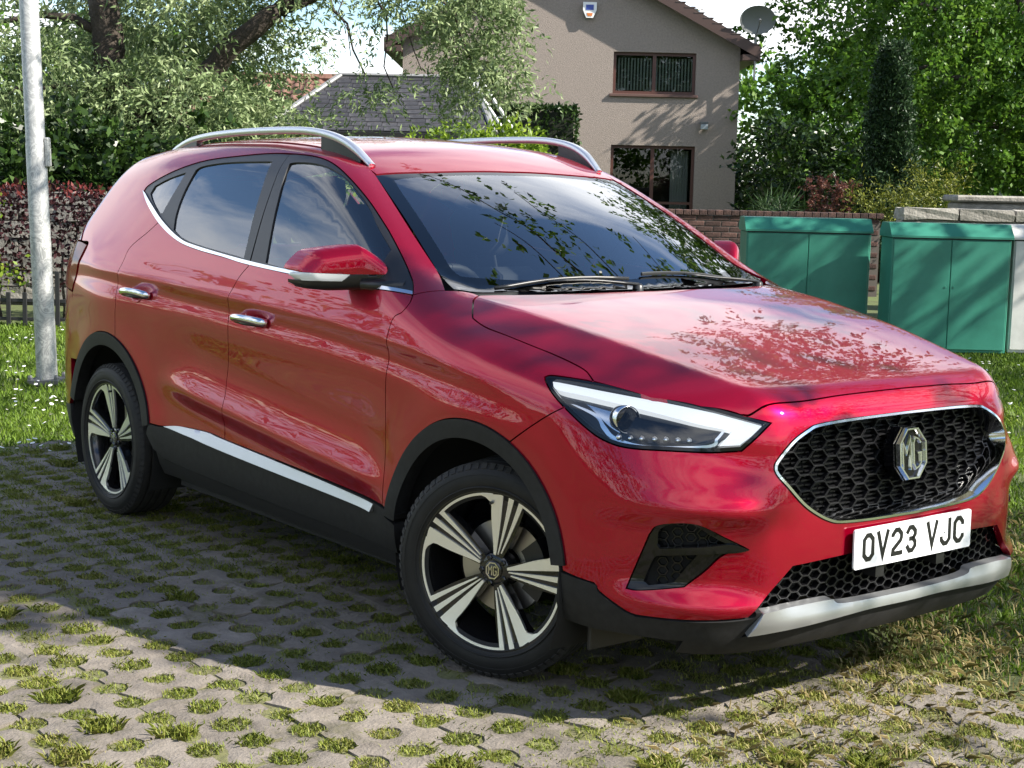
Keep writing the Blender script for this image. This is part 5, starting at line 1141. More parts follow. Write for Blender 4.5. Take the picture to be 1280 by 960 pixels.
def build_car():
    M = car_materials(); O = OUT
    car = empty('parked_suv'); tag(car, 'shiny red compact SUV with silver roof rails parked on the grass pavers', 'car')
    P_ = M['paint']
    # ---- shared outlines (near side)
    archf = lambda a0, a1, r=.425, n=9: [(0.0 + r * math.cos(math.radians(a)), -.89, .34 + r * math.sin(math.radians(a))) for a in np.linspace(a0, a1, n)]
    archr = lambda a0, a1, r=.435, n=9: [(-2.55 + r * math.cos(math.radians(a)), -.89, .35 + r * math.sin(math.radians(a))) for a in np.linspace(a0, a1, n)]
    beltF = O['chrome_lo'][0]; B_top = O['gap_b'][0]
    lo = O['chrome_lo']; sill = O['sill_top']
    sill_b = (-1.525, -.88, .478)
    gap_b = O['gap_b'][:-1] + [(-1.528, -.87, .62), sill_b]
    # doors ------------------------------------------------------------------
    rear_low = archr(76, 14)
    rr = O['gap_rr']
    door_r = path(gap_b, [sill_b, (-1.652, -.88, .486), (-1.838, -.88, .479), (-2.016, -.887, .459), (-2.118, -.9, .456)], rear_low[::-1],
                  [rear_low[0], rr[-2], rr[-3], rr[-4], rr[-5], rr[-6], rr[-7], (-2.245, -.797, 1.252)], [(-2.221, -.801, 1.243), lo[6], lo[5], lo[4], lo[3], B_top])
    door_f = path([B_top, lo[2], lo[1], beltF], O['gap_f'][:-1] + [(-.436, -.899, .432)], [(-.436, -.899, .432), sill_b], gap_b[::-1])
    for nm, lp, hd in (('rear_door', door_r, 'handle_r'), ('front_door', door_f, 'handle_f')):
        ds = panel(nm, XC, [lp], P_, car, sides=BOTH)
        inner = panel('door_card', XC, [lp], M['dash'], None, res=.08, off=-.07, gap=.01, flange=0, sides=BOTH)
        for d, i in zip(ds, inner): i.parent = d
        a, b = O[hd]; c = (np.array(a) + np.array(b)) / 2
        for s, d in zip(BOTH, ds):
            handle(d, c, s, M, b[0] - a[0])
    # front wing --------------------------------------------------------------
    hg = O['hood_gap']; hl = O['headlight']; apb = (-.352, -.706, 1.098)
    wing = path(O['gap_f'][:-1] + [(-.436, -.899, .432)], archf(168, 65), [archf(65, 60)[0], O['bump_gap'][1], O['bump_gap'][0]], [hl[14], hl[15], hl[16], hl[0]], [hl[0], hl[1], hl[2]],
                [hg[-1], hg[-2], hg[-3], hg[-4], hg[-5], hg[-6], hg[-7], hg[-8], hg[-9], hg[-10], hg[-11]], [hg[-11], hg[0]], [hg[0], (-.31, -.66, 1.10), apb], [apb, beltF])
    panel('front_wing', XC, [wing], P_, car, res=.018, sides=BOTH)
    # side frame : A pillar, cant rail, quarter panel ---------------------------
    dlo = O['dlo']
    frame = path([beltF, apb], [apb, (-.55, -.668, 1.212), (-.80, -.615, 1.352), (-1.026, -.568, 1.478)], [(-1.026, -.568, 1.478), (-1.12, -.566, 1.52), (-1.4, -.572, 1.56), (-2.0, -.575, 1.58), (-2.6, -.56, 1.545), (-2.95, -.545, 1.48)],
                 [(-2.95, -.545, 1.48), (-3.03, -.60, 1.36), (-3.02, -.72, 1.20), (-2.97, -.80, 1.135)], [(-2.97, -.80, 1.135), (-2.86, -.83, 1.13), (-2.93, -.86, 1.0), (-2.98, -.86, .92)], [(-2.98, -.86, .92), (-3.06, -.85, .70), (-3.02, -.87, .62)],
                 archr(140, 76), [rr[-2], rr[-3], rr[-4], rr[-5], rr[-6], rr[-7], (-2.245, -.797, 1.252)], [lo[7], lo[8], dlo[0]], dlo)
    panel('side_frame', XC, [frame], P_, car, res=.02, sides=BOTH)
    # roof, ditch, rails ---------------------------------------------------------
    roofl = sym(path_open([(-.985, 0, 1.5), (-.995, -.3, 1.5), (-1.026, -.555, 1.48)]) + path_open([(-1.026, -.553, 1.48), (-1.4, -.556, 1.56), (-2.0, -.558, 1.58), (-2.6, -.545, 1.545), (-2.95, -.53, 1.48)]) + path_open([(-2.95, -.53, 1.48), (-3.04, -.3, 1.5), (-3.07, 0, 1.5)]))
    panel('roof', TOP, [roofl], P_, car, res=.03)
    ditch = path([(-1.03, -.55, 1.48), (-1.4, -.552, 1.56), (-2.0, -.555, 1.58), (-2.6, -.542, 1.545), (-2.94, -.53, 1.48)], [(-2.94, -.56, 1.48), (-2.6, -.572, 1.545), (-2.0, -.588, 1.58), (-1.4, -.584, 1.56), (-1.03, -.575, 1.48)])
    panel('roof_ditch', TOP, [ditch], M['satin'], car, off=-.006, flange=0, sides=BOTH)
    for s in BOTH: roof_rail(car, s, M)
    # glass house -------------------------------------------------------------------
    bsplit_t = (-1.50, -.627, 1.531)
    up = O['chrome_up']
    frame_f = path([bsplit_t] + dlo[7:], [dlo[-1], up[0]], [up[0], up[1], up[2], (-1.425, -.829, 1.141)], [(-1.425, -.829, 1.141), bsplit_t])
    frame_r = path([up[8], up[7], up[6], up[5], up[4], up[3], (-1.432, -.829, 1.141)], [(-1.432, -.829, 1.141), bsplit_t], [bsplit_t, dlo[6], dlo[5], dlo[4], dlo[3], dlo[2], dlo[1], dlo[0]])
    gf, gr, gq = O['glass_f'], O['glass_r'], O['glass_q']
    gf_l = path([gf[0], gf[1]], [gf[1], gf[2], gf[3], gf[4], gf[5], gf[6], gf[7], gf[8]], [gf[8], (-.60, -.80, 1.112)], [(-.60, -.80, 1.112), gf[10], gf[0]])
    gr_l = path([gr[0], gr[1], gr[2], gr[3]], [gr[3], gr[4], gr[5], gr[6]], [gr[6], gr[7]], [gr[7], gr[8], gr[9], gr[0]])
    gq_l = path([gq[0], gq[1]], [gq[1], gq[2], gq[3]], [gq[3], gq[4]], [gq[4], gq[5], gq[6], gq[0]])
    panel('window_frame', XC, [frame_f, gf_l], M['satin'], car, res=.03, off=-.003, sides=BOTH, hole_gap=0, gap=.001)
    panel('window_frame', XC, [frame_r, gr_l, gq_l], M['satin'], car, res=.03, off=-.003, sides=BOTH, hole_gap=0, gap=.001)
    panel('front_door_glass', XC, [gf_l], M['glass_s'], car, res=.05, off=-.008, gap=-.004, flange=0, sides=BOTH)
    panel('rear_door_glass', XC, [gr_l], M['glass_s'], car, res=.05, off=-.008, gap=-.004, flange=0, sides=BOTH)
    panel('quarter_glass', XC, [gq_l], M['glass_s'], car, res=.05, off=-.008, gap=-.004, flange=0, sides=BOTH)
    belt = path(O['chrome_lo'], [O['chrome_lo'][-1], O['chrome_up'][-1]], O['chrome_up'][::-1])
    panel('belt_chrome', XC, [belt], M['chrome'], car, res=.02, off=.004, gap=0, sides=BOTH)
    # windscreen with its black frit band
    ws = sym(path_open([(-.222, 0, 1.1), (-.26, -.4, 1.1), (-.352, -.695, 1.1)]) + path_open([(-.352, -.698, 1.1), (-.55, -.66, 1.2), (-.80, -.608, 1.35), (-1.022, -.560, 1.48)]) + path_open([(-1.022, -.556, 1.48), (-.992, -.3, 1.5), (-.981, 0, 1.5)]))
    wi = sym(path_open([(-.30, 0, 1.1), (-.335, -.35, 1.1), (-.41, -.58, 1.1), (-.455, -.622, 1.14), (-.56, -.605, 1.2), (-.80, -.555, 1.35), (-.945, -.520, 1.45), (-.972, -.49, 1.47), (-.965, -.3, 1.47), (-.955, 0, 1.48)]))
    panel('windscreen_band', TOP, [ws, wi], M['glass_d'], car, res=.03, off=-.003, hole_gap=0, gap=.002, flange=0)
    panel('windscreen', TOP, [wi], M['glass_w'], car, res=.03, off=-.003, gap=0, flange=0)
    cowl = sym(path_open([(-.17, 0, 1.1), (-.20, -.4, 1.1), (-.27, -.655, 1.1)]) + path_open([(-.335, -.665, 1.1), (-.25, -.4, 1.1), (-.215, 0, 1.1)]))
    panel('cowl', TOP, [cowl], M['satin'], car, res=.03, off=-.012, gap=0, flange=0)
    wipers(car, M)
    # bonnet ----------------------------------------------------------------------
    hf = O['hood_front']
    bon = sym(path_open([(.813, 0, .89), (.811, -.198, .89), (.806, -.388, .885), (.782, -.531, .869), (.764, -.567, .858)]) + [(.683, -.637, .88), (.569, -.708, .9)] + path_open([hg[-1]] + hg[-2:0:-1]) + path_open([hg[1], hg[0]]) + path_open([hg[0], (-.205, -.4, 1.1), (-.178, 0, 1.1)]))
    panel('bonnet', TOP, [bon], P_, car, res=.018, flange=.02)
    # front bumper -------------------------------------------------------------------
    ink = O['intake']; ct = O['clad_top']
    gh = [(.852, 0, .834), (.850, -.239, .832), (.845, -.355, .826), (.843, -.392, .816), (.842, -.452, .788), (.836, -.498, .744), (.835, -.509, .722), (.84, -.503, .700), (.855, -.481, .672), (.867, -.429, .620), (.876, -.382, .588), (.882, -.334, .566), (.885, -.29, .557), (.890, -.18, .552), (.894, 0, .550)]
    grille_o = sym(path_open(gh, 4))
    ih = path_open([(.89, 0, .466), (.89, -.243, .466), (.868, -.455, .455)]) + path_open([(.868, -.458, .452), (.849, -.568, .346)]) + path_open([(.862, -.476, .347), (.879, -.319, .349), (.882, -.27, .335), (.886, 0, .331)])
    fog = O['fog']
    fog_l = path([fog[0], fog[1]], [fog[1], fog[2], fog[3], fog[4], fog[5], fog[6]], [fog[6], fog[7], fog[8], fog[9]], [fog[9], fog[10], fog[0]])
    bh = path_open([(.813, 0, .894), (.811, -.198, .892), (.806, -.388, .885), (.782, -.531, .869), (.764, -.567, .858)]) + [hl[6]] + path_open([hl[6], hl[7], hl[8]]) + path_open([hl[8], hl[9], hl[10], hl[11], hl[12], hl[13], hl[14]]) + \
        path_open([O['bump_gap'][0], O['bump_gap'][1], archf(65, 60)[0]]) + archf(65, 8, n=9)[1:] + path_open([ct[1], ct[2], ct[3], ct[4]]) + path_open([ct[4], (.73, -.70, .318), ct[5]]) + path_open([(.849, -.568, .346), (.868, -.458, .452)]) + path_open([(.868, -.455, .455), (.89, -.243, .466), (.89, 0, .466)])
    bh = snap_line(bh, lambda p: p[0] > .76 and p[2] > .85)
    bh = [p for i, p in enumerate(bh) if i == 0 or math.dist(p, bh[i - 1]) > 2e-3]
    bh[-1] = (.89, 0, .466)
    panel('front_bumper', FRONT, [sym(bh), grille_o, fog_l, flipy(fog_l)], P_, car, res=.016, flange=.02)
    headlamps(car, M); grille(car, M, grille_o, gh); fog_vents(car, M, fog_l); intake(car, M, ih)
    # lower cladding --------------------------------------------------------------------
    cb = O['clad_bot']
    low = path_open([(.392, -.864, .40), ct[1], ct[2], ct[3], ct[4]]) + path_open([ct[4], (.73, -.70, .318), ct[5], (.849, -.57, .344)]) + path_open([(.86, -.52, .339), (.809, -.578, .271)]) + path_open([(.807, -.575, .262), cb[2], cb[1], cb[0]]) + [(.372, -.85, .31)]
    panel('bumper_cladding', FRONT, [low], M['clad'], car, res=.02, off=.004, flange=.03, sides=BOTH)
    sk = sym(path_open([(.886, 0, .333), (.882, -.268, .336), (.879, -.319, .351), (.862, -.476, .347), (.852, -.548, .344)]) + path_open([(.852, -.552, .342), (.815, -.578, .280)]) + path_open([(.836, -.505, .286), (.875, -.211, .303), (.876, 0, .305)]))
    panel('skid_plate', FRONT, [sk], M['silver'], car, res=.012, flange=.03, own=True, offfn=lambda P: .008 + .45 * np.clip(.345 - P[:, 2], 0, .032))
    lip = sym(path_open([(.876, 0, .303), (.875, -.211, .301), (.836, -.505, .284), (.807, -.577, .272), (.70, -.69, .262)]) + path_open([(.66, -.68, .225), (.80, -.4, .225), (.83, 0, .225)]))
    panel('bumper_lip', FRONT, [lip], M['clad'], car, res=.03, off=.004, flange=.03)
    # arch claddings, sill -----------------------------------------------------------------
    for nm, fn, ri, ro, a0, a1 in (('arch_cladding', archf, .368, .425, 9, 171), ('arch_cladding', archr, .378, .435, 13.5, 166)):
        ring = path(fn(a0, a1, ro, 24), fn(a1, a0, ri, 24))
        panel(nm, XC, [ring], M['clad'], car, res=.02, off=.007, flange=.05, gap=.0015, sides=BOTH)
    sl = path([(-2.128, -.9, .455), (-2.016, -.887, .458), (-1.838, -.882, .478), (-1.652, -.88, .485), sill_b], [sill_b, (-.436, -.899, .428), (-.418, -.9, .40)], [(-.366, -.895, .385), (-.375, -.87, .29)], [(-.375, -.87, .29), (-1.2, -.865, .295), (-1.95, -.87, .318), (-2.10, -.88, .36)], [(-2.155, -.88, .42), (-2.128, -.9, .455)])
    panel('sill', XC, [sl], M['clad'], car, res=.03, off=.004, flange=.04, sides=BOTH)
    sl2 = path([(-2.10, -.88, .35), (-1.95, -.87, .312), (-1.2, -.865, .289), (-.36, -.87, .284)], [(-.36, -.85, .225), (-1.2, -.85, .225), (-2.1, -.85, .25)])
    panel('sill_underside', XC, [sl2], M['satin'], car, res=.05, off=-.006, flange=.04, sides=BOTH)
    csb = O['chrome_sill_bot']
    cs = path([(-2.016, -.887, .459), (-1.92, -.883, .474), (-1.838, -.882, .4795), (-1.652, -.88, .486), sill_b, (-1.0, -.886, .453), (-.491, -.893, .4265)], [(-.491, -.893, .4265), (-.498, -.89, .402)], [(-.498, -.89, .402), (-1.0, -.886, .419), (-1.467, -.88, .438), (-1.75, -.882, .452)], [(-1.75, -.882, .452), (-2.016, -.887, .459)])
    panel('sill_trim', XC, [cs], M['alu'], car, res=.02, flange=.02, gap=0.0, sides=BOTH, own=True, offfn=lambda P: .006 + .42 * np.clip(np.interp(P[:, 0], [-2.02, -1.84, -1.65, -1.525, -.49], [.459, .479, .486, .478, .4265]) - P[:, 2], 0, .05))
    rear_end(car, M, archr)
    # wheels ---------------------------------------------------------------------------------
    st = math.radians(23.4)
    wm = wheel_meshes(M)
    for s, x, steer in ((-1, 0, st), (1, 0, st), (-1, -2.585, 0), (1, -2.585, 0)):
        y = -.70 * (-s) if False else s * .70
        R = .322
        n = Vector((math.sin(steer), -math.cos(steer), 0)) if s < 0 else Vector((-math.sin(steer), math.cos(steer), 0))
        c = Vector((x, y, R)) + n * (.072 if x == 0 else .072)
        wheel(car, wm, c, steer if s < 0 else steer + math.pi, M, spin=(.05 if x == 0 else .36) + (0 if s < 0 else .8))
        liner(car, x if x == 0 else -2.555, s, M)
    mirrors(car, M); interior(car, M); plate(car, M)
    ub = MB(); ub.box((-3.25, -.62, .20), (.70, .62, .30)); ub.box((-2.05, -.80, .21), (-.44, .80, .29)); ub.build('underbody', M['dark'], car)
    # mud flap behind the front lip, near side
    for s in BOTH:
        fl = MB(); fl.bbox((.44, min(s * .60, s * .80), .175), (.455, max(s * .60, s * .80), .29), .004); fl.build('air_deflector', M['satin'], car)
    return car

def snap_line(pts, cond):
    """drop the points that meet cond vertically onto the body, so that panels cut with other rays share the edge"""
    out = []
    for p in pts:
        if cond(p):
            q, _ = TOP.fwd(np.array([[p[0], p[1]]])); out.append(tuple(q[0]))
        else: out.append(tuple(p))
    return out
def path_open(pts, n=6):
    pts = [tuple(p) for p in pts]
    return [tuple(p) for p in (cr(pts, n) if len(pts) > 2 else np.array(pts, float))]

def surf_frame(P, nrm, up=(0, 0, 1)):
    n = Vector(nrm).normalized(); u = Vector(up); a = u.cross(n).normalized(); b = n.cross(a)
    m = Matrix.Identity(4)
    for i in range(3): m[i][0], m[i][1], m[i][2], m[i][3] = a[i], b[i], n[i], P[i]
    return m

def handle(door, c, s, M, L):
    """pull handle with a dished cup behind it"""
    P = cast([(c[0], -1.4, c[2])], [(0, 1, 0)], 0, 1.0, 80)[0]; n = grad(P[0], P[1], P[2])
    P = P.copy(); n = n.copy()
    if s > 0: P[1] *= -1; n[1] *= -1
    m = surf_frame(P, n)
    e = 1 if s < 0 else -1
    b = MB(); h = L * .47
    pts = [(e * -h, -.003, .004), (e * -h * .92, -.001, .022), (e * -h * .4, 0.002, .034), (e * h * .4, 0.002, .034), (e * h * .92, -.001, .022), (e * h, -.003, .004)]
    b.tube([tuple(m @ Vector(p)) for p in cr(pts, 5)], .0145, 10, flat=(1, 1)); o = b.build('handle', M['chrome'], door, True)
    cup = MB(); cup.lathe([(.0015, .0), (.0016, .034), (.0028, .040), (.0016, .043)], 24, axis='z')
    V = [tuple(m @ Vector((v[0] * 1.15 - e * .005, v[1] + .004, v[2]))) for v in cup.V]
    mesh('handle_cup', V, cup.F, M['dark'] if False else M['paint'], door, True)
    th = MB(); th.tube([tuple(m @ Vector((e * -h * .96, -.012, .012))), tuple(m @ Vector((0, -.015, .030))), tuple(m @ Vector((e * h * .96, -.012, .012)))], .007, 6); th.build('handle_lower', M['satin'], door, True)

def roof_rail(car, s, M):
    y0 = lambda x: .556 + .012 * math.sin((x + 2.6) / 1.5 * math.pi) if True else 0
    ctl = [(-2.64, .548, 1.528), (-2.56, .55, 1.553), (-2.42, .556, 1.585), (-2.2, .562, 1.606), (-1.9, .565, 1.617), (-1.6, .566, 1.619), (-1.42, .563, 1.612), (-1.28, .556, 1.590), (-1.18, .545, 1.553), (-1.085, .531, 1.492)]
    q = cr(ctl, 6); n = len(q)
    b = MB(); V = []; K = 12
    for i, p in enumerate(q):
        t = q[min(i + 1, n - 1)] - q[max(i - 1, 0)]; t /= np.linalg.norm(t); sd = np.array([0, 1.0, 0]); upv = np.cross(t, sd) * -1
        if upv[2] < 0: upv = -upv
        f_ = i / (n - 1); tp = min(1, .35 + 6 * f_, .35 + 6 * (1 - f_)); w = .017 * (.75 + .25 * tp); h = .010 * tp + .004
        for k in range(K):
            a = 2 * math.pi * k / K; cx = abs(math.cos(a)) ** .7 * math.copysign(1, math.cos(a)); sx = abs(math.sin(a)) ** .7 * math.copysign(1, math.sin(a))
            V.append(p + sd * w * cx + upv * h * sx)
    F = []
    for i in range(n - 1):
        for k in range(K): F.append((i * K + k, i * K + (k + 1) % K, (i + 1) * K + (k + 1) % K, (i + 1) * K + k))
    F += [tuple(range(K)), tuple(range((n - 1) * K, n * K))[::-1]]
    V = np.array(V); V[:, 1] *= s
    o = mesh('roof_rail', V, F, M['rail'], car, True)
    for x0, x1 in ((-2.60, -2.36), (-1.36, -1.13)):
        b = MB(); xs = np.linspace(x0, x1, 7); top_ = [float(np.interp(x, q[:, 0], q[:, 2])) - .008 for x in xs]; bot = [float(top(np.array(x), np.array(.56))) - .03 for x in xs]
        V = []
        for x, t_, b_ in zip(xs, top_, bot):
            yy = float(np.interp(x, q[:, 0], q[:, 1]))
            for yv, zv in ((yy - .015, b_), (yy + .015, b_), (yy + .013, t_), (yy - .013, t_)): V.append((x, s * yv, zv))
        F = [(i * 4 + k, i * 4 + (k + 1) % 4, (i + 1) * 4 + (k + 1) % 4, (i + 1) * 4 + k) for i in range(6) for k in range(4)] + [(0, 1, 2, 3), (24, 25, 26, 27)]
        mesh('rail_foot', V, F, M['satin'], o)

def wipers(car, M):
    def on(x, y, h): return (x, y, float(top(np.array(x), np.array(y))) + h)
    for piv, tip, bend in (((-.262, -.02), (-.300, -.555), .02), ((-.30, .60), (-.285, .06), .02)):
        xs = np.linspace(piv[0], tip[0], 9); ys = np.linspace(piv[1], tip[1], 9)
        bl = MB(); pts = [on(x - .028 - .010 * math.sin(i / 8 * math.pi), y, .006) for i, (x, y) in enumerate(zip(xs, ys))]
        bl.tube(pts, [.006] * 9, 6, flat=(.8, 1.2)); o = bl.build('wiper', M['satin'], car, True)
        ar = MB(); n = 6
        pts = [on(piv[0] + .02 + (tip[0] - piv[0]) * .62 * t - .045 * t, piv[1] + (tip[1] - piv[1]) * .62 * t, .010 + .008 * math.sin(t * math.pi)) for t in np.linspace(0, 1, n)]
        ar.tube(pts, np.linspace(.011, .006, n), 6, flat=(1.2, .6)); ar.build('wiper_arm', M['satin'], o, True)
        kn = MB(); kn.lathe([(0, .0), (.012, .0), (.012, .012), (.006, .018), (-.02, .02)], 12, axis='z', c=on(piv[0] + .02, piv[1], 0)); kn.build('wiper_pivot', M['satin'], o, True)

def flat_on(dom, loop, off, parent, name, m, res=.02, flange=.006, gap=0, sides=BOTH):
    return panel(name, dom, [loop], m, None, res=res, off=off, gap=gap, flange=flange, sides=sides)

def headlamps(car, M):
    O = OUT; hl = O['headlight']
    lp = path([hl[0], hl[1], hl[2], hl[3], hl[4], hl[5], hl[6]], [hl[6], hl[7], hl[8]], [hl[8], hl[9], hl[10], hl[11], hl[12], hl[13], hl[14], hl[15], hl[16], hl[0]])
    inner = [tuple(p) for p in lp]
    house = panel('headlight', FRONT, [lp], M['hl_dark'], car, res=.03, off=-.050, gap=.004, flange=0, sides=BOTH)
    def sub(objs):
        for h, o in zip(house, objs): o.parent = h
    # black rim round the lens
    q = FRONT.inv(lp); q2 = offset_poly(q, .010); pin, _ = FRONT.fwd(q2)
    sub(panel('lamp_rim', FRONT, [lp, [tuple(p) for p in pin]], M['gloss'], None, res=.02, off=-.001, gap=.002, hole_gap=0, flange=.05, sides=BOTH))
    sub(panel('lens', FRONT, [[tuple(p) for p in pin]], M['lens'], None, res=.025, off=-.002, gap=-.002, flange=0, sides=BOTH))
    d = O['drl']
    dl = path([d[0], d[1], d[2], d[3], d[4], d[5]], [d[5], d[6], d[7]], [d[7], d[8]], [d[8], d[9], d[10]], [d[10], d[11], d[12], d[13], d[14], d[15], d[0]])
    sub(panel('light_bar', FRONT, [dl], M['drl'], None, res=.02, off=-.014, gap=.001, flange=.03, sides=BOTH))
    t, ti = O['hl_trim'], O['hl_trim_in']
    sub(panel('reflector_trim', FRONT, [path(t, ti[::-1])], M['hl_chrome'], None, res=.02, off=-.022, gap=0, flange=.02, sides=BOTH))
    # upper reflector wedge beside the projector
    wd = path([O['hl_dark'][0], (.47, -.795, .860), (.52, -.775, .853)], [(.52, -.775, .853), (.515, -.79, .82), (.53, -.79, .795)], [(.53, -.79, .795), O['hl_dark'][6], O['hl_dark'][0]])
    sub(panel('reflector_wedge', FRONT, [wd], M['hl_chrome'], None, res=.02, off=-.026, gap=.001, flange=.02, sides=BOTH))
    for key, rad in (('proj', .034),):
        P = np.array(O[key][0])
        for s, h in zip(BOTH, house):
            p = P * np.array([1, -s if s > 0 else 1, 1]); p = np.array([P[0], P[1] if s < 0 else -P[1], P[2]])
            ax = Vector((1, -.25 if s < 0 else .25, .02)).normalized()
            m = surf_frame(p - np.array(ax) * .033, ax)
            b = MB(); b.lathe([(-.03, rad * 1.10), (.006, rad * 1.10), (.007, rad * 1.06), (.004, rad * 1.02)], 28, axis='z')
            o = mesh('projector_ring', [tuple(m @ Vector(v)) for v in b.V], b.F, M['hl_chrome'] if key == 'proj' else M['hl_dark'], h, True)
            b = MB(); pr = [(.007 * math.cos(a) - .004, rad * math.sin(a)) for a in np.linspace(0, math.pi / 2, 8)]; b.lathe([(p_[0] + .004, p_[1]) for p_ in pr], 28, axis='z')
            mesh('projector_lens', [tuple(m @ Vector(v)) for v in b.V], b.F, M['gloss'], h, True)
    dk = O['hl_dark']
    sub(panel('lens_reflection_panel', FRONT, [path([dk[1], dk[2]], [dk[2], dk[3]], [dk[3], dk[4], dk[5]], [dk[5], (.535, -.785, .82), dk[1]])], M['gloss'], None, res=.02, off=-.030, gap=.004, flange=.01, sides=BOTH))  # dark gloss panel put in for the reflection across the lens
    for P in O['beads']:
        for s, h in zip(BOTH, house):
            b = MB(); c = (P[0] - .022, P[1] * (1 if s < 0 else -1), P[2])
            n = 8; pr = [(.010 * math.cos(a), .0095 * math.sin(a)) for a in np.linspace(0, math.pi / 2, 4)]
            b.lathe([(p_[0], p_[1]) for p_ in pr], 10, axis='x', c=c)
            mesh('led_bead', b.V, b.F, M['hl_chrome'], h, True)

def hexcell_mesh(name, w, h, t, depth, mats, lip=.35):
    """open honeycomb cell: outer/inner hexagon walls, lower front edges coloured brighter for the light they catch"""
    out = [(-w / 2, 0), (-w / 4, -h / 2), (w / 4, -h / 2), (w / 2, 0), (w / 4, h / 2), (-w / 4, h / 2)]
    inn = [((abs(u) - t * 1.2) * math.copysign(1, u), (abs(v) - t) * (math.copysign(1, v) if v else 0) if v else 0) for u, v in out]
    V = [(u, v, 0) for u, v in out] + [(u, v, 0) for u, v in inn] + [(u * .97, v * .97, -depth) for u, v in inn] + [(u, v, -depth) for u, v in out]
    F = []; Mi = []
    for i in range(6):
        j = (i + 1) % 6
        F.append((i, j, 6 + j, 6 + i)); Mi.append(1 if i in (0, 1, 2) else 0)  # lighter material on the lower edges paints in their highlight
        F.append((6 + i, 6 + j, 12 + j, 12 + i)); Mi.append(0)
        F.append((j, i, 18 + i, 18 + j)); Mi.append(0)
    return mesh(name, V, F, mats, mesh_only=True, fmat=Mi)

def place_cells(parent, name, me, dom, loop, w, h, off, margin, both=False, sides=(-1,), skip=None):
    """honeycomb over an outline in (y, z)"""
    yz = np.array([(p[1], p[2]) for p in loop]); lo = yz.min(0); hi = yz.max(0); cells = []
    i = 0; y = -math.ceil(max(abs(lo[0]), abs(hi[0])) / (w * .75)) * w * .75
    while y < hi[0] + w:
        k = int(round(y / (w * .75)))
        z = .30 + (h / 2 if k % 2 else 0)
        while z < hi[1]:
            cells.append((y, z)); z += h
        y += w * .75
    cells = np.array(cells)
    pin = offset_poly(yz, margin) if margin else yz
    cells = cells[in_poly(cells, pin)]
    pts = cast(np.stack([np.full(len(cells), 1.3), cells[:, 0], cells[:, 1]], 1), [(-1, 0, 0)], 0, .9, 60)
    ok = ~np.isnan(pts[:, 0]); pts = pts[ok]; nn = grad(pts[:, 0], pts[:, 1], pts[:, 2])
    nn = nn * np.array([1, 1, .35]); nn /= np.linalg.norm(nn, axis=1, keepdims=True)
    for p, n in zip(pts, nn):
        if skip is not None and skip(p): continue
        for s in sides:
            q = p + n * off; nn_ = n.copy(); q = q.copy()
            if s > 0: q[1] *= -1; nn_[1] *= -1
            inst(name, me, parent[s] if isinstance(parent, dict) else parent, matrix=surf_frame(q, nn_))

def grille(car, M, outer, gh):
    back = panel('grille', FRONT, [outer], M['dark'], car, res=.04, off=-.075, gap=-.01, flange=0)
    # bright frame: outer edge on the bumper, inner edge sunk and set in; wide along the bottom
    q = FRONT.inv(outer); P, n = FRONT.fwd(q)
    q1 = offset_poly(q, .006); P1, n1 = FRONT.fwd(q1)
    zt = P[:, 2]; wide = .008 + .020 * sstep(.70, .56, zt) if False else .007 + .018 * (1 - sstep(.555, .68, zt))
    nb = offset_poly(q, 1.0) - q
    q2 = q + nb * wide[:, None]; P2, n2 = FRONT.fwd(q2)
    dpt = .028
    rows = [P - n * .01, P + n * .004, P1 + n1 * .005, P2 - n2 * dpt, P2 - n2 * (dpt + .03)]
    N = len(P); V = np.concatenate(rows); F = []
    for r in range(len(rows) - 1):
        for i in range(N):
            j = (i + 1) % N; F.append((r * N + i, r * N + j, (r + 1) * N + j, (r + 1) * N + i))
    fr = mesh('grille_frame', V, F, M['chrome'], back, True); bm = bmesh.new(); bm.from_mesh(fr.data); bmesh.ops.recalc_face_normals(bm, faces=bm.faces); bm.to_mesh(fr.data); bm.free(); auto_smooth(fr, 50)
    edge = mat('grille_cell_edge', (.035, .035, .038), .3, .5)
    me = hexcell_mesh('grille_cell', .071, .043, .0019, .024, [mat('grille_black', (.004, .004, .005), .42, 0, .3), edge])
    # every cell carries fine vertical-stepped fins at its back, as dark bars
    place_cells(back, 'grille_cell', me, FRONT, [tuple(p) for p in P2], .071, .043, -.046, -.004, skip=lambda p: abs(p[1]) < .045 and .66 < p[2] < .78)
    fins = MB()
    for k in range(22):
        z = .556 + k * .0125
        ys = [p for p in np.linspace(-.5, .5, 41)]
        half = .50 - max(0, (z - .73)) * 1.3 - max(0, (.70 - z)) * 1.25
        n_ = 25; yy = np.linspace(-half + .01, half - .01, n_); xx = F_at(yy, z) - .062
        for a in range(n_ - 1):
            fins.box((min(xx[a], xx[a + 1]) - .002, yy[a], z - .0022), (max(xx[a], xx[a + 1]) + .004, yy[a + 1], z + .0022))
    fins.build('grille_fins', mat('grille_black'), back)
    emblem(back, M)

def F_at(y, z): return F(np.asarray(y, float), np.full(np.shape(y), float(z)))

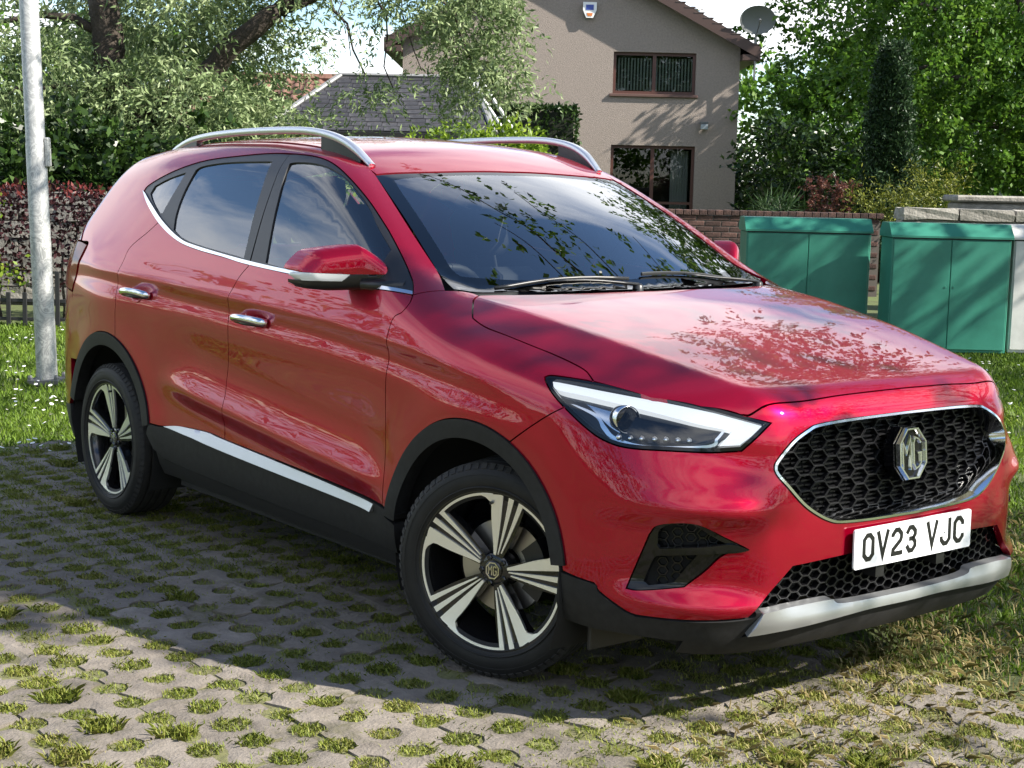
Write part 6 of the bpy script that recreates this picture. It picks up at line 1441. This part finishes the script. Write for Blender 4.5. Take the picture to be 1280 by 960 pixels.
def stroke(pts, w, closed=False):
    """outline polygon quads of a mitred stroke -> list of quads (4 points)"""
    P = [np.array(p, float) for p in pts]; n = len(P); L = []; R = []
    for i in range(n):
        a = P[(i - 1) % n] if (closed or i > 0) else None; b = P[(i + 1) % n] if (closed or i < n - 1) else None
        d1 = (P[i] - a) / np.linalg.norm(P[i] - a) if a is not None else None
        d2 = (b - P[i]) / np.linalg.norm(b - P[i]) if b is not None else None
        if d1 is None: d1 = d2
        if d2 is None: d2 = d1
        n1 = np.array([-d1[1], d1[0]]); n2 = np.array([-d2[1], d2[0]]); m = n1 + n2; m /= np.linalg.norm(m)
        k = w / 2 / max(.35, np.dot(m, n1)); L.append(P[i] + m * k); R.append(P[i] - m * k)
    q = []
    for i in range(n if closed else n - 1):
        j = (i + 1) % n; q.append((R[i], R[j], L[j], L[i]))
    return q
def strokes_mesh(mb, strokes, w, m, h0, h1, mi=0, bevel=1.0):
    for s in strokes:
        closed = s[0] == 'c'; pts = s[1:] if closed else s
        for q, qt in zip(stroke(pts, w, closed), stroke(pts, w * bevel, closed)):
            V = [tuple(m @ Vector((p[0], p[1], h1))) for p in qt] + [tuple(m @ Vector((p[0], p[1], h0))) for p in q]
            mb.add(V, [(0, 1, 2, 3), (7, 6, 5, 4), (0, 4, 5, 1), (1, 5, 6, 2), (2, 6, 7, 3), (3, 7, 4, 0)], mi)
def octagon(w, h, c=.3):
    a, b = w / 2, h / 2; k = c * w
    return [(-a, -b + k * 1.15), (-a + k, -b), (a - k, -b), (a, -b + k * 1.15), (a, b - k * 1.15), (a - k, b), (-a + k, b), (-a, b - k * 1.15)]

def emblem(parent, M):
    m = surf_frame((.868, 0, .719), (1, 0, .10))
    b = MB(); fn = lambda u, v, h: tuple(m @ Vector((u, v, h)))
    b.prism(octagon(.126, .150), -.03, .012, fn); e = b.build('emblem', M['gloss'], parent)
    r = MB()
    strokes_mesh(r, [['c'] + octagon(.114, .138)], .013, m, .004, .024, bevel=.35)
    r.build('emblem', M['chrome'], e.parent).name = 'emblem_rim'
    # raised letters M and G side by side
    t = MB()
    strokes_mesh(t, [[(-.040, -.040), (-.040, .034), (-.024, .002), (-.006, .044), (-.006, -.046)]], .0098, m, .010, .020, bevel=.45)
    strokes_mesh(t, [[(.040, .028), (.030, .038), (.016, .044), (.008, .030), (.008, -.030), (.016, -.044), (.030, -.038), (.040, -.028), (.040, .0), (.024, .0)]], .0098, m, .010, .020, bevel=.45)
    t.build('emblem_letters', M['chrome'], parent)

def fog_vents(car, M, fog_l):
    O = OUT
    back = panel('fog_vent', FRONT, [fog_l], M['dark'], car, res=.03, off=-.045, gap=-.004, flange=0, sides=BOTH)
    def sub(objs):
        for h, o in zip(back, objs): o.parent = h
    # gloss surround walls
    q = FRONT.inv(fog_l); q2 = offset_poly(q, .006); P2, _ = FRONT.fwd(q2)
    hu = path(O['fog_up'][:3], O['fog_up'][2:8], O['fog_up'][7:] ); hl_ = path(O['fog_lo'][:3], O['fog_lo'][2:5], O['fog_lo'][4:])
    sub(panel('vent_surround', FRONT, [fog_l, hu, hl_], M['gloss'], None, res=.015, off=-.006, gap=.001, hole_gap=0, flange=.035, sides=BOTH))
    bl = O['fog_blade']
    sub(panel('vent_blade', FRONT, [path(bl[:2], bl[1:5] + [bl[5]], bl[5:])], M['gloss'], None, res=.015, off=.006, gap=.0, flange=.03, sides=BOTH))
    me = hexcell_mesh('vent_cell', .032, .024, .0022, .012, [M['gloss'], M['gloss']])
    for lp in (hu, hl_):
        place_cells({-1: back[0], 1: back[1]}, 'vent_cell', me, FRONT, lp, .032, .024, -.034, 0, sides=BOTH)

def intake(car, M, ih):
    full = sym(ih)
    back = panel('lower_intake', FRONT, [full], M['dark'], car, res=.04, off=-.07, gap=-.012, flange=0)
    edge = mat('intake_cell_edge', (.02, .02, .022), .35, .2)
    me = hexcell_mesh('intake_cell', .046, .028, .0022, .02, [mat('grille_black'), edge])
    place_cells(back, 'intake_cell', me, FRONT, full, .046, .028, -.034, -.006)

def plate(car, M):
    m = surf_frame((.912, 0, .4815), (1, 0, .02))
    b = MB(); poly = []
    w, h, r = .26, .0555, .008
    for cx, cy, a0 in ((w - r, h - r, 0), (-w + r, h - r, 90), (-w + r, -h + r, 180), (w - r, -h + r, 270)):
        for a in (0, 30, 60, 90): poly.append((cx + r * math.cos(math.radians(a0 + a)), cy + r * math.sin(math.radians(a0 + a))))
    fn = lambda u, v, hh: tuple(m @ Vector((u, v, hh)))
    b.prism(poly, -.006, 0, fn); p = b.build('number_plate', M['plate'], car)
    W_, H = .050, .079; k = .013; x, y = W_ / 2 - k / 2, H / 2 - k / 2; c = .012
    G = {'0': [['c', (-x, -y + c), (-x + c, -y), (x - c, -y), (x, -y + c), (x, y - c), (x - c, y), (-x + c, y), (-x, y - c)]],
         'V': [[(-x - .003, y + k / 2), (0, -y + .002), (x + .003, y + k / 2)]],
         '2': [[(-x, y - c - .006), (-x, y - c), (-x + c, y), (x - c, y), (x, y - c), (x, .010), (x - .004, .002), (-x + .002, -y + .012), (-x, -y), (x + k / 2, -y)]],
         '3': [[(-x, y - c - .004), (-x + c, y), (x - c, y), (x, y - c), (x, .012), (x - .009, .001), (x, -.010), (x, -y + c), (x - c, -y), (-x + c, -y), (-x, -y + c + .004)], [(x - .006, .001), (-.008, .001)]],
         'J': [[(x, y + k / 2), (x, -y + c), (x - c, -y), (-x + c, -y), (-x, -y + c), (-x, -y + c + .01)]],
         'C': [[(x, y - c - .008), (x, y - c), (x - c, y), (-x + c, y), (-x, y - c), (-x, -y + c), (-x + c, -y), (x - c, -y), (x, -y + c), (x, -y + c + .008)]]}
    xs = -.203; adv = .0615
    pos = []
    for i, chs in enumerate(('0V23', 'VJC')):
        for chh in chs: pos.append((chh, xs)); xs += adv
        xs += .034
    sh = -(pos[0][1] + pos[-1][1]) / 2
    for chh, px in pos:
        t = MB(); mm = m @ Matrix.Translation((px + sh, .002, 0)); strokes_mesh(t, G[chh], k, mm, .0003, .0012); t.build('plate_character', M['ink'], p)
    sc = MB(); sc.lathe([(.004, 0), (.003, .004), (.0, .0055)], 12, axis='z'); mesh('plate_screw', [tuple(m @ Vector((v[0] + .137, v[1] + .004, v[2] + .001))) for v in sc.V], sc.F, M['plate'], p, True)
    for yy in (-.135, .135):
        br = MB(); br.box((.86, yy - .018, .39), (.903, yy + .018, .43)); br.build('plate_bracket', M['satin'], p)

def wheel_meshes(M):
    D = {}
    R = .322
    # tyre: outer face at -y side
    pr = [(.086, .215), (.096, .236), (.103, .246), (.1075, .268), (.1045, .290), (.098, .303), (.090, .3125), (.083, .3165)]
    outer = [(-a, r) for a, r in pr]
    tread = []
    for (a, b_) in ((-.083, -.056), (-.047, -.020), (-.010, .010), (.020, .047), (.056, .083)):
        tread += [(a, R - .0035 if a == -.083 or False else R - .0015), ((a + b_) / 2, R), (b_, R - .0015)]
        if b_ < .08: tread += [(b_ + .0015, R - .009), (b_ + .0075, R - .009)]
    inner = [(a, r) for a, r in pr[::-1]]
    b = MB(); n = 96
    prof_ = outer + tread + inner
    b.lathe(prof_, n, axis='y')
    P = len(prof_); no = len(outer); b.M = [0 if (i % (P - 1)) < no - 2 or (i % (P - 1)) > P - no else 1 for i in range(len(b.F))]
    D['tyre'] = b.build('tyre', [M['rubber'], M['tread']], mesh_only=True); auto_smooth(D['tyre'], 28)
    # raised sidewall ring + rim protector
    b = MB(); b.lathe([(-.1035, .2475), (-.108, .2495), (-.1082, .252), (-.105, .254)], n, axis='y'); b.lathe([(-.1040, .286), (-.1065, .2875), (-.1030, .2895)], n, axis='y')
    D['sidewall_rib'] = b.build('sidewall_rib', M['rubber'], mesh_only=True, smooth=True)
    # shoulder blocks
    b = MB()
    for k in range(72):
        a = 2 * math.pi * k / 72; mm = Matrix.Rotation(a, 4, 'Y')
        for s in (-1, 1):
            pts = [(.0, s * .086, R - .0035), (.0, s * .099, R - .0185)]
            V = []
            for (dx, dy, dz) in ((-.0085, 0, 0), (.0085, 0, 0)):
                for p in pts: V.append((p[0] + dx, p[1], p[2] + .0012))
            V += [(v[0], v[1] - s * .004, v[2] - .007) for v in V]
            V = [tuple(mm @ Vector(v)) for v in V]
            b.add(V, [(0, 1, 3, 2), (0, 4, 5, 1), (2, 3, 7, 6), (1, 5, 7, 3), (0, 2, 6, 4)])
    D['tread_block'] = b.build('tread_blocks', M['tread'], mesh_only=True)
    # barrel and lip
    b = MB(); b.lathe([(-.090, .2405), (-.0985, .2395), (-.0985, .2365), (-.090, .2350), (-.084, .2300), (-.060, .2230), (.02, .205), (.09, .212), (.10, .232)], 80, axis='y')
    D['rim'] = b.build('rim', M['rimb'], mesh_only=True, smooth=True); auto_smooth(D['rim'], 40)
    # black spoke bodies (dished towards hub)
    def ydish(r): return -.0950 + .020 * (1 - (r / .236)) + .004 * math.sin(math.pi * min(1, r / .236))
    def pol(r, a): return (r * math.cos(a), r * math.sin(a))
    def strip(mb, left, right, dy, th, n=10):
        """left/right: functions t->(r, angle)"""
        V = []
        for i in range(n + 1):
            t = i / n
            for (r, a) in (left(t), right(t)):
                x, z = pol(r, a); V.append((x, ydish(r) + dy, z))
            for (r, a) in (left(t), right(t)):
                x, z = pol(r, a); V.append((x, ydish(r) + dy + th, z))
        F = []
        for i in range(n):
            k = i * 4; F += [(k, k + 4, k + 5, k + 1), (k + 2, k + 3, k + 7, k + 6), (k, k + 2, k + 6, k + 4), (k + 1, k + 5, k + 7, k + 3)]
        F += [(0, 1, 3, 2), (n * 4, n * 4 + 2, n * 4 + 3, n * 4 + 1)]
        mb.add(V, F)
    d2 = math.radians
    Ro = .2345; Ri = .048
    face = MB(); body_ = MB()
    lerp = lambda a, b_, t: a + (b_ - a) * t
    for k in range(1):
        base = 0
        # body of the spoke
        strip(body_, lambda t: (lerp(.045, Ro, t), d2(lerp(20, 13, t) + (6 * max(0, t - .72) / .28 if t > .72 else 0))), lambda t: (lerp(.045, Ro, t), d2(lerp(-20, -12.5, t))), .006, .035, 12)
        # wide machined blade: gently bowed, flares into the rim arc
        strip(face, lambda t: (lerp(Ri, Ro - .001, t), d2(lerp(14, 14.5, t) + 2.5 * math.sin(math.pi * t) + 14 * max(0, t - .80) / .20 * max(0, t - .80) / .20)), lambda t: (lerp(Ri, Ro + .001, t), d2(lerp(5, 5.6, t))), 0, .010, 14)
        strip(face, lambda t: (lerp(Ri + .004, Ro + .001, t), d2(lerp(0, 1.0, t))), lambda t: (lerp(Ri + .004, Ro + .001, t), d2(lerp(-3.5, -3.4, t))), 0, .010, 6)
        strip(face, lambda t: (lerp(Ri + .012, Ro + .001, t), d2(lerp(-9, -7.6, t))), lambda t: (lerp(Ri + .012, Ro + .001, t), d2(lerp(-12.5, -11.6, t))), 0, .010, 6)
        # rim arc from the wide blade round to the next spoke's last thin strip
        strip(face, lambda t: (Ro + .002, d2(lerp(14, 60.5, t))), lambda t: (Ro - .0095 + .001 * t, d2(lerp(14, 60.5, t))), 0, .008, 16)
    D['spoke'] = body_.build('spoke', M['rimb'], mesh_only=True); D['spoke_face'] = face.build('spoke_face', M['face'], mesh_only=True)
    for k in ('spoke', 'spoke_face'):
        bm = bmesh.new(); bm.from_mesh(D[k]); bmesh.ops.recalc_face_normals(bm, faces=bm.faces); bm.to_mesh(D[k]); bm.free()
    b = MB(); b.lathe([(-.072, 0), (-.072, .030), (-.070, .046), (-.064, .052), (-.03, .058)], 40, axis='y'); D['hub'] = b.build('hub', M['rimb'], mesh_only=True, smooth=True); auto_smooth(D['hub'], 40)
    b = MB(); b.lathe([(-.079, 0), (-.079, .026), (-.077, .0285), (-.066, .029)], 40, axis='y'); D['cap'] = b.build('centre_cap', M['rimb'], mesh_only=True); auto_smooth(D['cap'], 40)
    mm = Matrix(((1, 0, 0, 0), (0, 0, -1, -.079), (0, 1, 0, 0), (0, 0, 0, 1)))
    t = MB()
    strokes_mesh(t, [['c'] + octagon(.040, .046)], .0035, mm, -.001, .002)
    strokes_mesh(t, [[(-.013, -.012), (-.013, .011), (-.008, .001), (-.002, .013), (-.002, -.014)]], .003, mm, -.001, .0018)
    strokes_mesh(t, [[(.013, .009), (.009, .013), (.004, .012), (.003, .0), (.004, -.012), (.009, -.013), (.013, -.009), (.013, .0), (.008, .0)]], .003, mm, -.001, .0018)
    D['badge'] = t.build('cap_badge', M['chrome'], mesh_only=True)
    b = MB(); b.lathe([(-.078, 0), (-.078, .006), (-.076, .0085), (-.06, .009)], 6, axis='y'); D['nut'] = b.build('lug_nut', M['rimb'], mesh_only=True)
    b = MB(); b.lathe([(-.012, .06), (-.012, .140), (.010, .140), (.010, .06)], 48, axis='y'); D['disc'] = b.build('brake_disc', M['disc'], mesh_only=True); auto_smooth(D['disc'], 40)
    b = MB(); b.lathe([(-.034, .090), (-.034, .152), (.03, .158), (.03, .090)], 10, axis='y', a0=math.radians(-35), a1=math.radians(40)); D['caliper'] = b.build('brake_caliper', M['satin'], mesh_only=True); auto_smooth(D['caliper'], 40)
    b = MB(); b.lathe([(-.02, .0), (-.02, .005), (.012, .005)], 8, axis='y', c=(0, -.08, .205)); D['valve'] = b.build('valve', M['satin'], mesh_only=True)
    return D

def wheel(car, D, c, rz, M, spin=0.0):
    w = empty('wheel', tuple(c), rz, car)
    inst('tyre', D['tyre'], w); 
    inst('sidewall_rib', D['sidewall_rib'], w); tag(inst('tread_blocks', D['tread_block'], w), kind='stuff')
    inst('rim', D['rim'], w)
    for k in range(5):
        a = -(spin + k * 2 * math.pi / 5)
        inst('spoke', D['spoke'], w, rot=(0, a, 0)); inst('spoke_face', D['spoke_face'], w, rot=(0, a, 0))
        n = inst('lug_nut', D['nut'], w); r = .0400; n.location = (r * math.cos(-a + .63), 0, r * math.sin(-a + .63))
    inst('hub', D['hub'], w); inst('centre_cap', D['cap'], w); inst('cap_badge', D['badge'], w)
    inst('brake_disc', D['disc'], w); inst('brake_caliper', D['caliper'], w); inst('valve', D['valve'], w)

def liner(car, x, s, M):
    b = MB(); y0, y1 = s * .50, s * .872
    n = 20; V = []; r = .405
    for k in range(n + 1):
        a = math.radians(-25 + 230 * k / n)
        for y in (y0, y1): V.append((x + r * math.cos(a), y, .34 + r * math.sin(a)))
    F = [(2 * k, 2 * k + 1, 2 * k + 3, 2 * k + 2) for k in range(n)]
    V.append((x, y0, .34)); c = len(V) - 1
    F += [(2 * k, 2 * k + 2, c) for k in range(n)]
    b.add(V, F); b.build('wheel_liner', M['dark'], car, True)

def mirrors(car, M):
    raw = {'mirror_cap': [(-1.126, 1.1605), (-1.128, 1.168), (-1.115, 1.186), (-1.072, 1.222), (-1.027, 1.233), (-.918, 1.243), (-.891, 1.239), (-.853, 1.219), (-.808, 1.188), (-.803, 1.176), (-.803, 1.1485), (-.954, 1.1515)],
           'door_mirror': [(-1.122, 1.1325), (-1.115, 1.121), (-1.088, 1.105), (-1.013, 1.098), (-.889, 1.098), (-.80, 1.092), (-.745, 1.090), (-.745, 1.138), (-.803, 1.147), (-.954, 1.150), (-.984, 1.1285)],
           'indicator': [(-1.133, 1.149), (-1.131, 1.157), (-1.124, 1.1595), (-.957, 1.1505), (-.985, 1.1295), (-1.119, 1.1335)]}
    outline = cr([(-1.134, 1.149), (-1.128, 1.168), (-1.115, 1.186), (-1.072, 1.222), (-1.027, 1.233), (-.918, 1.243), (-.891, 1.239), (-.853, 1.219), (-.806, 1.186), (-.78, 1.15), (-.74, 1.138), (-.74, 1.09), (-.80, 1.091), (-.889, 1.097), (-1.013, 1.097), (-1.088, 1.104), (-1.116, 1.121)], 4, True)
    mats_ = {'mirror_cap': M['paint'], 'door_mirror': M['satin'], 'indicator': mat('indicator_lens', (.72, .72, .72), .12, 0, .5, .6)}
    def surf(yz, lift=0.0):
        A = outline; Bv = np.roll(outline, -1, 0) - outline; tt = np.clip(((yz[:, None] - A[None]) * Bv[None]).sum(2) / (Bv ** 2).sum(1)[None], 0, 1); d = np.linalg.norm(yz[:, None] - A[None] - tt[..., None] * Bv[None], axis=2).min(1); Rr = .045
        t = np.clip(d / Rr, 0, 1); dome = .05 * np.sqrt(np.clip(1 - (1 - t) ** 2, 0, 1)) + .10 * np.clip(d - .02, 0, 1)
        sd = np.clip((-.80 - yz[:, 0]) / .33, -.3, 1); xb = -.615 - .19 * sd; x = xb + dome + lift
        return np.stack([x, yz[:, 0] - .6 * (xb + .045 + .55), yz[:, 1] + .07 * (xb + .595)], 1)
    for s in BOTH:
        root = None
        for nm in ('door_mirror', 'mirror_cap', 'indicator'):
            lp = cr(raw[nm][:-2], 4) if nm == 'mirror_cap' else np.array(raw[nm])
            if nm == 'mirror_cap': lp = np.concatenate([lp, np.array(raw[nm][-2:])])
            V2, T, BL = triangulate([lp], .006)
            P = surf(V2, {'indicator': .002, 'mirror_cap': .0015, 'door_mirror': 0}[nm]); F = []
            for t in T:
                n_ = np.cross(P[t[1]] - P[t[0]], P[t[2]] - P[t[0]]); F.append(tuple(t) if n_[0] > 0 else tuple(t[::-1]))
            l = BL[0]; n = len(l); b0 = len(P); back = P[l] - np.array([.05 if nm == 'indicator' else .085, 0, 0]); P = np.concatenate([P, back])
            cy = back.mean(0); P[b0:, 1] = cy[1] + (P[b0:, 1] - cy[1]) * .96; P[b0:, 2] = cy[2] + (P[b0:, 2] - cy[2]) * .94
            F += [(l[i], l[(i + 1) % n], b0 + (i + 1) % n, b0 + i) for i in range(n)] + [tuple(b0 + i for i in range(n))]
            if s > 0: P = P * np.array([1, -1, 1])
            o = mesh(nm, P, F, mats_[nm], root or car, True)
            bm = bmesh.new(); bm.from_mesh(o.data); bmesh.ops.recalc_face_normals(bm, faces=bm.faces); bm.to_mesh(o.data); bm.free()
            auto_smooth(o, 75)
            if root is None: root = o
        ft = MB(); ft.tube([(-.50, s * .765, 1.112), (-.57, s * .80, 1.112), (-.63, s * .86, 1.114)], [.036, .028, .022], 10, flat=(1.3, .75)); ft.build('mirror_foot', M['satin'], root, True)

def interior(car, M):
    def seat(x, y, name='seat', w=.50, lean=.32, hr=True):
        r = empty(name, (x, y, .42), 0, car)
        b = MB(); b.bbox((-.05, -w / 2, -.02), (.48, w / 2, .14), .05); b.build('cushion', M['seat'], r)
        mm = Matrix.Translation((-.05, 0, .10)) @ Matrix.Rotation(-lean, 4, 'Y')
        b = MB(); b.bbox((-.09, -w / 2, -.04), (.06, w / 2, .60), .05, mtx=mm); auto_smooth(b.build('backrest', M['seat'], r), 60)
        ys = (0,) if w < .7 else (-.40, .40)
        for yy in ys:
            b = MB(); b.bbox((-.08, yy - .135, .66), (.03, yy + .135, .86), .04, mtx=mm); b.tube([tuple(mm @ Vector((-.02, yy + .05, .56))), tuple(mm @ Vector((-.02, yy + .05, .70)))], .006, 6); b.tube([tuple(mm @ Vector((-.02, yy - .05, .56))), tuple(mm @ Vector((-.02, yy - .05, .70)))], .006, 6)
            auto_smooth(b.build('headrest', M['seat'], r), 60)
        return r
    seat(-1.32, -.36); seat(-1.32, .36); seat(-2.22, 0, 'rear_bench', 1.28, .35)
    b = MB(); b.bbox((-.78, -.70, .62), (-.36, .70, 1.02), .10); b.bbox((-.84, -.62, .86), (-.62, -.12, 1.06), .08); b.build('dashboard', M['dash'], car); auto_smooth(bpy.data.objects[-1] if False else car.children[-1], 60)
    sw = MB(); c = Vector((-.93, -.36, .98)); mm = Matrix.Translation(c) @ Matrix.Rotation(math.radians(-62), 4, 'Y')
    sw.tube([tuple(mm @ Vector((.185 * math.cos(a), .185 * math.sin(a), 0))) for a in np.linspace(0, 2 * math.pi, 33)], .017, 8, caps=False)
    sw.tube([tuple(mm @ Vector((0, -.18, 0))), tuple(mm @ Vector((0, .18, 0)))], .02, 6); sw.tube([tuple(mm @ Vector((0, 0, 0))), tuple(mm @ Vector((-.18, 0, 0)))], .02, 6)
    sw.build('steering_wheel', M['dash'], car, True)
    fl = MB(); fl.box((-3.0, -.74, .33), (-.30, .74, .36)); fl.box((-.42, -.74, .36), (-.36, .74, .95)); fl.box((-3.0, -.60, .36), (-2.55, .60, .95)); fl.build('cabin_floor', M['dash'], car)
    hd = sym([(-1.05, 0, 1.5), (-1.06, -.50, 1.5), (-2.0, -.54, 1.5), (-2.85, -.50, 1.5), (-2.90, 0, 1.5)])
    panel('headliner', TOP, [hd], M['liner'], car, res=.1, off=-.03, gap=0, flange=0)
    rv = MB(); rv.bbox((-1.03, -.115, 1.335), (-1.005, .115, 1.40), .012); rv.box((-1.02, -.03, 1.39), (-.99, .03, 1.455)); rv.build('rear_view_mirror', M['satin'], car)

def rear_end(car, M, archr):
    P_ = M['paint']
    # bumper from arch to arch, tailgate, rear glass, lamps
    bb = [(-3.42, 0, .80)] + [(-3.40, -.4, .80), (-3.30, -.68, .76), (-3.06, -.85, .70), (-3.02, -.87, .62)]
    b2 = path_open(bb) + [(-2.965, -.88, .47)] + path_open([(-3.0, -.86, .42), (-3.25, -.70, .42), (-3.38, -.35, .42), (-3.40, 0, .42)])
    panel('rear_bumper', REAR, [sym(b2)], P_, car, res=.035)
    lw = path_open([(-3.40, 0, .415), (-3.38, -.35, .415), (-3.25, -.70, .415), (-2.975, -.86, .43)]) + path_open([(-2.96, -.83, .30), (-3.2, -.6, .24), (-3.28, 0, .24)])
    panel('rear_bumper_cladding', REAR, [sym(lw)], M['clad'], car, res=.04)
    tg = path_open([(-3.30, 0, 1.10), (-3.29, -.4, 1.10), (-3.22, -.62, 1.10), (-3.18, -.66, 1.05)]) + path_open([(-3.20, -.68, .95), (-3.25, -.68, .82)]) + path_open([(-3.30, -.66, .80), (-3.38, -.4, .81), (-3.42, 0, .81)])
    panel('tailgate', REAR, [sym(tg)], P_, car, res=.04)
    sd = path([(-2.98, -.86, .92), (-3.06, -.85, .70), (-3.30, -.68, .77)], [(-3.30, -.68, .80), (-3.25, -.70, .93)])
    panel('rear_corner', REAR, [sd], P_, car, res=.03, sides=BOTH)
    tl = path([(-2.865, -.832, 1.128), (-2.935, -.86, 1.0), (-2.98, -.86, .925)], [(-2.98, -.86, .925), (-3.25, -.70, .935)], [(-3.25, -.70, .935), (-3.17, -.67, 1.06)], [(-3.17, -.67, 1.06), (-2.99, -.80, 1.13), (-2.865, -.832, 1.128)])
    panel('tail_light', REAR, [tl], M['tail'], car, res=.02, off=.004, sides=BOTH)
    sh = path([(-2.98, -.80, 1.137), (-3.17, -.675, 1.07), (-3.21, -.62, 1.105)], [(-3.21, -.62, 1.105), (-3.06, -.60, 1.33), (-3.04, -.60, 1.36)], [(-3.04, -.60, 1.36), (-3.03, -.72, 1.20), (-2.98, -.80, 1.137)])
    panel('rear_pillar', REAR, [sh], P_, car, res=.03, sides=BOTH)
    rg = [(-3.06, 0, 1.46), (-3.03, -.40, 1.45), (-2.98, -.53, 1.44), (-3.05, -.58, 1.33), (-3.20, -.60, 1.12), (-3.29, -.4, 1.11), (-3.30, 0, 1.11)]
    panel('rear_window', REAR, [sym(rg)], M['glass_s'], car, res=.06, off=-.004, flange=0)
CAR = build_car()
